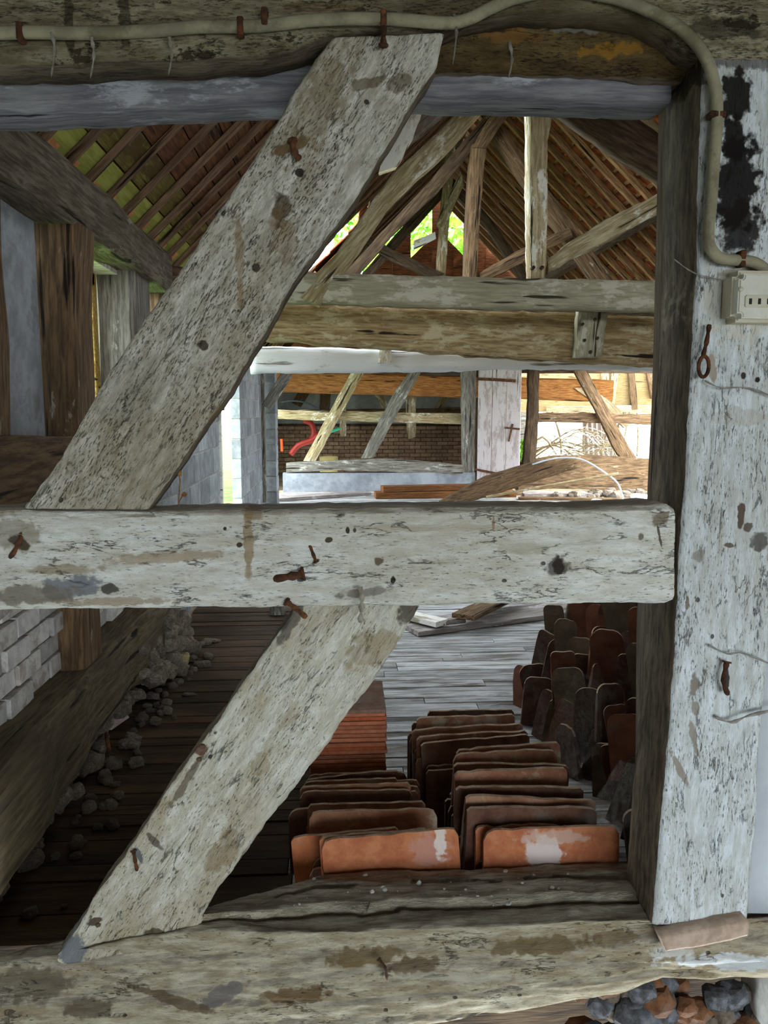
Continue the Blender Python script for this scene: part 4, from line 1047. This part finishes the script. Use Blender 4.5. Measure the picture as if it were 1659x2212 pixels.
# planks and debris on the far part of the floor
def lay_plank(name, u0, v0, u1, v1, w, t, z, mat, label, cat='plank'):
    a = PZ(u0, v0, z); b = PZ(u1, v1, z); a.z = b.z = z+t/2
    o = beam(name, a, b, w, t, mat, None, (0, 1, 0), n=8, rough=.002, cham=.08); return tag(o, label, cat)
M_plank = rawwood('grey_plank', 'a09894', '766d68', '2b2523', lime='b9b4b2', lime_amt=.2)
lay_plank('plank', 880, 1362, 1300, 1308, .30, .03, FLOOR+.004, M_plank, 'wide grey plank lying askew on the lit floor boards')
lay_plank('plank', 850, 1325, 955, 1352, .12, .035, FLOOR+.05, M_white, 'short white painted board resting on the wide grey plank')
lay_plank('plank', 1000, 1338, 1100, 1290, .16, .03, FLOOR+.085, M_beambrown, 'brown board end crossing the wide grey plank')
o = tube('metal_tube', [PZ(960, 1345, FLOOR+.06), PZ(1004, 1340, FLOOR+.06)], .018, M_plank); tag(o, 'short grey tube lying on the wide grey plank', 'tube')
lay_plank('plank', 585, 1082, 790, 1068, .35, .05, FLOOR, M_plank, 'pale plank on the floor before the whitewashed plinth')
lay_plank('plank', 810, 1076, 1110, 1072, .30, .10, FLOOR, rawwood('rusty_brown_plank', '8a5a30', '5c3a1e', '21130a'), 'rusty brown plank in the pile before the partition, lower one')
lay_plank('plank', 825, 1062, 1090, 1056, .22, .09, FLOOR+.104, rawwood('rusty_brown_plank_b', '7d522c', '5c3a1e', '21130a'), 'rusty brown plank in the pile before the partition, upper one')
lay_plank('plank', 1120, 1079, 1390, 1082, .14, .04, FLOOR, M_beambrown, 'flat dark board nearest the rail in the right debris')
lay_plank('plank', 1130, 1072, 1300, 1071, .20, .05, FLOOR, M_plank, 'grey board lying in the middle of the right debris')
lay_plank('plank', 1310, 1074, 1420, 1070, .20, .05, FLOOR, M_beambrown, 'brown board end at the far right of the debris')
lay_plank('plank', 1060, 1073, 1120, 1068, .20, .06, FLOOR, M_beambrown, 'short brown board under the curved timber')
a = PZ(600, 1325, FLOOR); o = beam('wooden_peg', (a.x, a.y, FLOOR), (a.x, a.y, FLOOR+.16), .10, .10, M_beamgrey, None); tag(o, 'small upright block on the floor behind the lower brace head', 'block')
o = tslab('timber', [(950, 1085), (1050, 1030), (1150, 1000), (1255, 985)], [(1010, 1086), (1090, 1062), (1170, 1036), (1255, 1010)], 11.6, .2, M_beambrown, None, n=20, m=4); tag(o, 'curved brown timber lying on the debris before the partition', 'timber')
o = tube('wooden_pole', [P(1050, 1074, 11.3), P(1180, 1050, 11.2), P(1336, 1023, 11.1)], .02, M_beamtan); tag(o, 'pale straight pole lying over the curved timber', 'pole')
M_cable = NT('pale_cable').done(lin('b9c2cc'), .4)
o = tube('cable', [P(1150, 1003, 11.5), P(1200, 990, 11.5), P(1255, 992, 11.4), P(1305, 1020, 11.3), P(1335, 1045, 11.2), P(1346, 1080, 11.1)], .012, M_cable); tag(o, 'pale cable arching over the debris on the right', 'cable')
for (u, v, s, lb) in ((1385, 1066, .16, 'white angular stone at the right end of the debris'), (1290, 1070, .10, 'small white stone left of the angular one')):
    p = P(u, v, 11.2); stone(p.x, p.y, FLOOR, s*1.6, lb, mat=gritty('white_stone', 'd8dde2', 'eef1f4', None, 8, .004, seed=False))
for k in range(26):
    u = 1200+R.random()*200; p = PZ(u, 1080-R.random()*12, FLOOR); 
    stone(p.x, p.y, FLOOR, R.uniform(.08, .18), 'lump of rubble in the debris before the partition', 'rubble lumps in the far debris', mat=None)
# hoses, tools and tub beyond the partition
def curve_obj(name, pts, r, col, label, cat, Y=None):
    m = NT(name+'_plastic').done(lin(col), .5); o = tube(name, pts, r, m); return tag(o, label, cat)
YH = 14.0
curve_obj('hose', [P(655, 908, YH), P(672, 915, YH), P(678, 935, YH), P(672, 950, YH)], .05, '701a12', 'red curved hose hanging behind the far rail', 'hose')
curve_obj('hose', [P(628, 982, YH-.2), P(645, 962, YH-.2), P(672, 952, YH-.2), P(690, 940, YH-.2)], .05, '7a1e14', 'red hose end lying behind the far leaning brace', 'hose')
curve_obj('handle', [P(608, 948, YH), P(609, 975, YH)], .025, 'c24a1c', 'orange upright tool handle in the dark left corner', 'handle')
curve_obj('hose', [P(700, 940, YH), P(716, 932, YH), P(735, 925, YH)], .025, '1f8a66', 'green hose behind the far leaning brace', 'hose')
curve_obj('cable', [P(605, 870, YH), P(630, 866, YH), P(660, 870, YH), P(690, 884, YH)], .015, '23272b', 'dark cable looped over the far rail', 'cable')
def ring_tub(u, v, Y, r, h, col, label):
    c = P(u, v, Y); vs = []; fs = []; n = 24
    for k in range(n):
        a = 2*math.pi*k/n
        for (rr, z) in ((r*.9, -h), (r, 0), (r*.94, 0), (r*.84, -h+.02)): vs.append((rr*math.cos(a), rr*math.sin(a), z))
    for k in range(n):
        q = (k+1) % n
        for j in range(3): fs.append((k*4+j, q*4+j, q*4+j+1, k*4+j+1))
        
    fs.append(tuple(k*4+3 for k in range(n))); fs.append(tuple(k*4 for k in range(n))[::-1])
    me = mesh('tub', vs, fs, True); o = link_mesh('tub', me, gritty('tub_'+col, col, col, None, 9, .002, seed=False), None, Matrix.Translation(c)); return tag(o, label, 'tub')
t_ = ring_tub(710, 986, 14.4, .17, .5, '9c8d5a', 'yellowish round tub behind the far sill')
# branches and straw in the sunlit yard
bs = empty('brushwood', P(1260, 990, 15.8), 'pile of sunlit dry branches in the yard behind the far rail', 'branches')
for k in range(34):
    u = 1170+R.random()*160; v = 945+R.random()*45; Y = 15.2+R.random()*1.6; L_ = R.uniform(40, 130)
    p0 = P(u-L_/2, v+R.uniform(0, 14), Y); p1 = P(u, v-R.uniform(5, 30), Y); p2 = P(u+L_/2, v+R.uniform(-10, 30), Y)
    tube('branch', [p0, p1, p2], R.uniform(.006, .02), M_beamtan if k % 3 else M_white, bs, 5, sub=3)
for k in range(12):
    u = 1210+R.random()*190; Y = 16+R.random(); p0 = P(u, 985, Y); p1 = P(u+R.uniform(-8, 8), 940, Y); p2 = P(u+R.uniform(-25, 25), 890, Y)
    tube('branch', [p0, p1, p2], R.uniform(.01, .02), M_beamtan, bs, 5, sub=3)
# corrugated sheet leaning in the yard
M_sheet = gritty('pale_corrugated_sheet', 'b5a79c', 'cdc2b8', '8f7668', 8, .003, seed=False, stretch=(1, 1, .15))
def corr():
    a = P(1262, 985, 17.4); b = P(1335, 985, 17.4); h = P(1262, 898, 17.4).z-a.z; vs = []; n = 48
    for i in range(n+1):
        t = i/n; x = (b.x-a.x)*t; y = .03*math.sin(t*n*.9)
        for z, dy in ((0, 0), (h, .25)):
            vs += [(x, y+dy, z), (x, y+dy+.006, z)]
    fs = []
    for i in range(n):
        q = i*4; fs += [(q, q+4, q+6, q+2), (q+1, q+3, q+7, q+5), (q+2, q+6, q+7, q+3), (q, q+1, q+5, q+4)]
    me = mesh('corrugated_sheet', vs, fs); o = link_mesh('corrugated_sheet', me, M_sheet, None, Matrix.Translation(a)); tag(o, 'pale corrugated sheet leaning upright in the sunlit yard', 'sheet')
corr()
o = link_mesh('weeds', leaves(900, None, (.22, .3, .35), .05, 5), M_leaf, None, Matrix.Translation(P(1122, 990, 14.1))); tag(o, 'green weeds growing right of the open door', 'plant'); o['kind'] = 'stuff'

# ================================================================ SMALL THINGS ON THE FRONT FRAME
Yc = YF-.012
M_conduit = gritty('dusty_conduit', '7d7862', '989278', '5f573f', 14, .001, camt=.6, seed=False)
cp = [(-60, 74), (60, 70), (200, 72), (340, 66), (430, 58), (560, 56), (700, 42), (850, 42), (960, 50), (1010, 42), (1060, 18), (1120, -6), (1220, -20), (1320, -6), (1400, 22), (1470, 62), (1522, 120), (1545, 190), (1549, 260), (1543, 340), (1537, 430), (1530, 505), (1536, 538), (1556, 558), (1590, 562), (1625, 566), (1650, 580), (1672, 604)]
pts = []
for (u, v) in cp: pts.append(P(u, v, Yc - (0.0 if u < 1500 else 0.002)))
o = tube('conduit', pts, .0115, M_conduit, None, 10); tag(o, 'dusty pale electrical conduit along the top beam and down the post to the fuse box', 'conduit')
for (u, v, a) in ((46, 72, 0), (520, 60, 0), (572, 40, 0), (828, 45, 0), (1546, 250, 1), (1600, 560, 0)):
    c = P(u, v, Yc)
    if a: box('clip', c-Vector((.016, .013, .006)), c+Vector((.016, .012, .006)), M_rust, o, 0, .002)
    else: box('clip', c-Vector((.006, .013, .016)), c+Vector((.006, .012, .016)), M_rust, o, 0, .002)
# fuse box
fb0 = P(1560, 700, YF); fb1 = P(1760, 592, YF)
fbx = empty('fuse_box', ((fb0.x+fb1.x)/2, YF-.002, (fb0.z+fb1.z)/2), 'old cream fuse box with a slotted window, at the right edge on the white post', 'fuse box')
M_cream = gritty('yellowed_plastic', 'b9b49c', 'c6c1aa', 'a3946a', 18, .0006, rough=.5, camt=.4, seed=False)
M_creaml = gritty('pale_plastic', 'c4c2b2', 'cfcdbf', None, 18, .0005, rough=.45, seed=False)
M_black = NT('black_slot').done(lin('14130f'), .6)
def rbox(name, lo, hi, r, mat, parent):
    lo = Vector(lo); hi = Vector(hi); bm = bmesh.new(); bmesh.ops.create_cube(bm, size=1)
    s = hi-lo
    for v in bm.verts: v.co = Vector((v.co.x*s.x, v.co.y*s.y, v.co.z*s.z))
    ed = [e for e in bm.edges if abs((e.verts[0].co-e.verts[1].co).normalized().y) > .9]
    bmesh.ops.bevel(bm, geom=ed, offset=r, segments=5, affect='EDGES')
    ed = [e for e in bm.edges if all(v.co.y < -s.y*.49 for v in e.verts) and len([f for f in e.link_faces if abs(f.normal.y) > .9]) == 1]
    bmesh.ops.bevel(bm, geom=ed, offset=min(r*.3, .004), segments=3, affect='EDGES')
    me = bpy.data.meshes.new(name); bm.to_mesh(me); bm.free(); me.polygons.foreach_set('use_smooth', [False]*len(me.polygons))
    return link_mesh(name, me, mat, parent, Matrix.Translation((lo+hi)/2))
rbox('base', (fb0.x, YF-.035, fb0.z), (fb1.x, YF+.006, fb1.z), .012, M_cream, fbx)
c0 = P(1590, 688, YF-.05); c1 = P(1790, 594, YF-.05)
lid = rbox('lid', (c0.x, YF-.055, c0.z), (c1.x, YF-.030, c1.z), .010, M_creaml, fbx)
w0 = P(1608, 664, YF-.055); w1 = P(1690, 638, YF-.055)
rbox('window', (w0.x, YF-.058, w0.z), (w1.x, YF-.05, w1.z), .002, M_cream, lid)
for k in range(5):
    c = P(1621+k*19.5, 651, YF-.058); box('slot', c-Vector((.0026, .0015, .0056)), c+Vector((.0026, .002, .0056)), M_black, lid)
c = P(1600, 625, YF-.056); tube('screw', [c, c-Vector((0, .003, 0))], .0045, M_cream, lid, 12)

def nail(pts, r, label, head=True, mat=None, Y=YF, off=-.012):
    q = [P(u, v, Y+o_) for (u, v, o_) in pts]; o = tube('nail', q, r, mat or M_rust, None, 7, sub=4, rfun=lambda t: 1+.25*math.sin(t*17))
    if head:
        d = (q[0]-q[1]).normalized(); h = tube('nail_head', [q[0]+d*.002, q[0]-d*.002], r*1.8, mat or M_rust, o, 7)
    return tag(o, label, 'nail')
nail([(655, 1240, -.016), (630, 1245, -.014), (592, 1250, -.004)], .0085, 'thick rusty nail bent flat on the middle rail')
nail([(620, 1300, -.012), (640, 1315, -.022), (662, 1334, -.03)], .0055, 'rusty nail sticking out over the head of the lower brace')
nail([(683, 1213, -.012), (677, 1198, -.012), (668, 1175, -.004)], .0035, 'thin slanting rusty nail above the thick bent one')
nail([(828, 98, -.02), (829, 60, -.02), (830, 35, -.016)], .0055, 'rusty nail hooked over the conduit above the upper brace head')
nail([(632, 305, -.004), (638, 330, -.014), (648, 345, -.014)], .006, 'bent rusty nail near the upper part of the upper brace')
nail([(47, 1155, -.004), (40, 1175, -.016), (22, 1205, -.008)], .005, 'rusty nail at the left end of the middle rail')
nail([(1570, 1430, -.006), (1563, 1470, -.014), (1572, 1500, -.008)], .0055, 'rusty staple shaped nail in the lower part of the white post')
nail([(1532, 702, -.004), (1526, 740, -.012), (1518, 770, -.010)], .0045, 'rusty spike above the iron eye on the white post', False)
nail([(288, 1838, -.004), (292, 1860, -.012), (296, 1880, -.004)], .004, 'grey bent nail in the lower brace', Y=YF+.03)
nail([(818, 2072, -.004), (832, 2090, -.016), (836, 2115, -.006)], .003, 'thin rusty nail in the stained front of the sill', Y=YF-.01)
# iron eye
c = P(1520, 792, Yc); q = [c+Vector((math.cos(a)*.011, 0, math.sin(a)*.021)) for a in [2*math.pi*k/10 for k in range(11)]]
o = tube('iron_eye', q, .004, M_rust, None, 7, cap=False); tag(o, 'rusty iron eye hanging on the white post below the fuse box', 'hook')
# dead stem on the rail
M_stem = rawwood('dry_stem', 'a07a50', '6a4a2c', '2a1a0e')
sm = empty('dried_plant', P(385, 1086, YF+.05), 'dead dry stem standing on the rail right of the upper brace foot', 'plant')
Ys = YF+.06
tube('stem', [P(386, 1090, Ys), P(388, 1055, Ys), P(388, 1030, Ys), P(372, 1015, Ys+.0), P(360, 1016, Ys)], .0016, M_stem, sm, 5)
tube('stem', [P(386, 1085, Ys), P(394, 1072, Ys)], .0014, M_stem, sm, 5)
link_mesh('dry_leaf', stone_mesh(4, (.010, .006, .010), .5), M_stem, sm, Matrix.Translation(P(398, 1068, Ys)))
link_mesh('dry_leaf', stone_mesh(5, (.006, .005, .012), .5), M_stem, sm, Matrix.Translation(P(389, 1022, Ys)))
# cobwebs
mw = NT('cobweb'); tn = mw.n('ShaderNodeBsdfTransparent'); mx = mw.n('ShaderNodeMixShader'); no = mw.noise(60, (1, 1, 1), 5, .75)
fac = mw.ma('MULTIPLY', mw.step(no, .30, .80), .34); mw.b.inputs['Base Color'].default_value = lin('b5b0a6'); mw.b.inputs['Roughness'].default_value = 1
mw.l(fac, mx.inputs[0]); mw.l(tn.outputs[0], mx.inputs[1]); mw.l(mw.b.outputs[0], mx.inputs[2]); mw.l(mx.outputs[0], mw.t.nodes['Material Output'].inputs[0]); M_web = mw.m
def web(rows, label, seg=10):
    """sheet web spanned between two or more rows of world points"""
    g_ = [resample([Vector(p) for p in r], seg) for r in rows]; n = len(g_); vs = []; fs = []
    sub = 6; rows2 = []
    for i in range(n-1):
        for k in range(sub+(1 if i == n-2 else 0)):
            t = k/sub; rows2.append([a.lerp(b, t)+Vector((0, .012*fb(a.x*30, k+i*6, a.z*30, 2), .008*fb(a.x*20, k*.7, 4, 2)-.02*math.sin(math.pi*t)*(a-b).length)) for a, b in zip(g_[i], g_[i+1])])
    for r in rows2: vs += r
    for i in range(len(rows2)-1):
        for j in range(seg): k = i*(seg+1)+j; fs.append((k, k+1, k+seg+2, k+seg+1))
    me = mesh('cobweb', vs, fs, True); o = link_mesh('cobweb', me, M_web); return tag(o, label, 'cobweb')
web([[P(1385, 1795, 1.83), P(1385, 1760, 1.84), P(1385, 1650, 1.84)], [P(1200, 1765, 2.02), P(1290, 1722, 2.05), P(1340, 1640, 2.1)]], 'dusty cobweb strung from the inner stud to the tiles of the right row')
web([[P(1250, 1440, 2.6), P(1300, 1480, 2.5)], [P(1190, 1560, 2.7), P(1300, 1600, 2.5)], [P(1180, 1640, 2.7), P(1240, 1680, 2.5)]], 'pale cobweb hanging over the dark heap of tiles')
web([[P(905, 215, 1.80), P(1010, 225, 1.85)], [P(880, 262, 1.80), P(960, 252, 1.84)], [P(868, 320, 1.78), P(905, 300, 1.80)]], 'grey cobweb in the corner right of the upper brace head')
web([[P(750, 1270, 1.615), P(800, 1262, 1.60), P(850, 1280, 1.615)], [P(690, 1302, 1.625), P(790, 1300, 1.60), P(900, 1300, 1.62)]], 'dusty web on the lower edge of the middle rail')
o = tube('dust_strand', [P(778, 1268, 1.605), P(782, 1300, 1.60), P(778, 1345, 1.60)], .005, M_dust, None, 6, rfun=lambda t: 1+.5*math.sin(t*23)); tag(o, 'thick hanging strand of dusty cobweb below the middle rail', 'cobweb')
for (u, v, l, lb) in ((980, 70, 70, 'dusty strand hanging beside the upper brace head'), (712-600, 110, 60, 'dusty strand hanging from the top beam at the far left'), (365, 120, 45, 'dusty strand hanging from the top beam left of its knot hole'), (197, 120, 50, 'dusty strand hanging second from the left on the top beam'), (1100, 130, 40, 'thin dusty strand hanging over the grey lintel')):
    o = tube('dust_strand', [P(u, v-40, 1.62), P(u+6, v, 1.625), P(u-2, v+l, 1.63)], .0035, M_dust, None, 6, rfun=lambda t: 1.2-.9*t+.4*math.sin(t*29)); tag(o, lb, 'cobweb')
# crumbs on the sill
for k in range(60):
    x = R.uniform(-.12, .62); y = YF+R.uniform(.10, .25)
    hit = SILL_BVH.ray_cast(Vector((x, y, -.8)), Vector((0, 0, -1)))[0]
    if hit: stone(x, y, hit.z-.001, R.choice([.003, .004, .006, .010]), 'white plaster crumb lying in the dust on top of the sill', 'plaster crumbs on the sill', mat=bpy.data.materials.get('crumb') or gritty('crumb', 'b5b2a8', 'd6d3ca', None, 60, .001, seed=False))
# mud lumps on the lower brace
for (u, v, s, lb) in ((437, 1612, .011, 'brown mud lump on the left edge of the lower brace, upper of two'), (430, 1640, .009, 'brown mud lump on the left edge of the lower brace, lower of two'), (212, 1998, .009, 'small brown mud lump near the foot of the lower brace')):
    p = P(u, v, YF+.028); o = link_mesh('mud_lump', stone_mesh(u, (s*1.3, s*.9, s), .3), gritty('mud', '4a3a2e', '64503f', None, 60, .002, seed=False), None, Matrix.Translation(p)); tag(o, lb, 'mud')
M_strand = gritty('web_strand', '77726a', '98938a', None, 60, .001, seed=False)
def strand(pts, r, lb):
    o = tube('cobweb_strand', [P(u, v, YF-.002-q) for (u, v, q) in pts], r, M_strand, None, 5, rfun=lambda t: 1+.5*math.sin(t*19)); tag(o, lb, 'cobweb')
strand([(1522, 822, 0), (1560, 838, .01), (1618, 838, .0), (1700, 870, .004)], .0016, 'thin dusty thread running right from the iron eye across the white post')
strand([(1545, 1548, 0), (1580, 1560, .012), (1620, 1545, .012), (1700, 1528, .002)], .0030, 'thick dusty thread on the right edge of the white post below the nail')
strand([(1530, 1392, 0), (1570, 1412, .006), (1610, 1412, .006), (1700, 1450, .002)], .0018, 'crooked twig like thread on the white post above the nail')
strand([(1456, 560, .0), (1500, 590, .0), (1560, 605, .0)], .0012, 'dusty thread from the conduit bend to the fuse box')
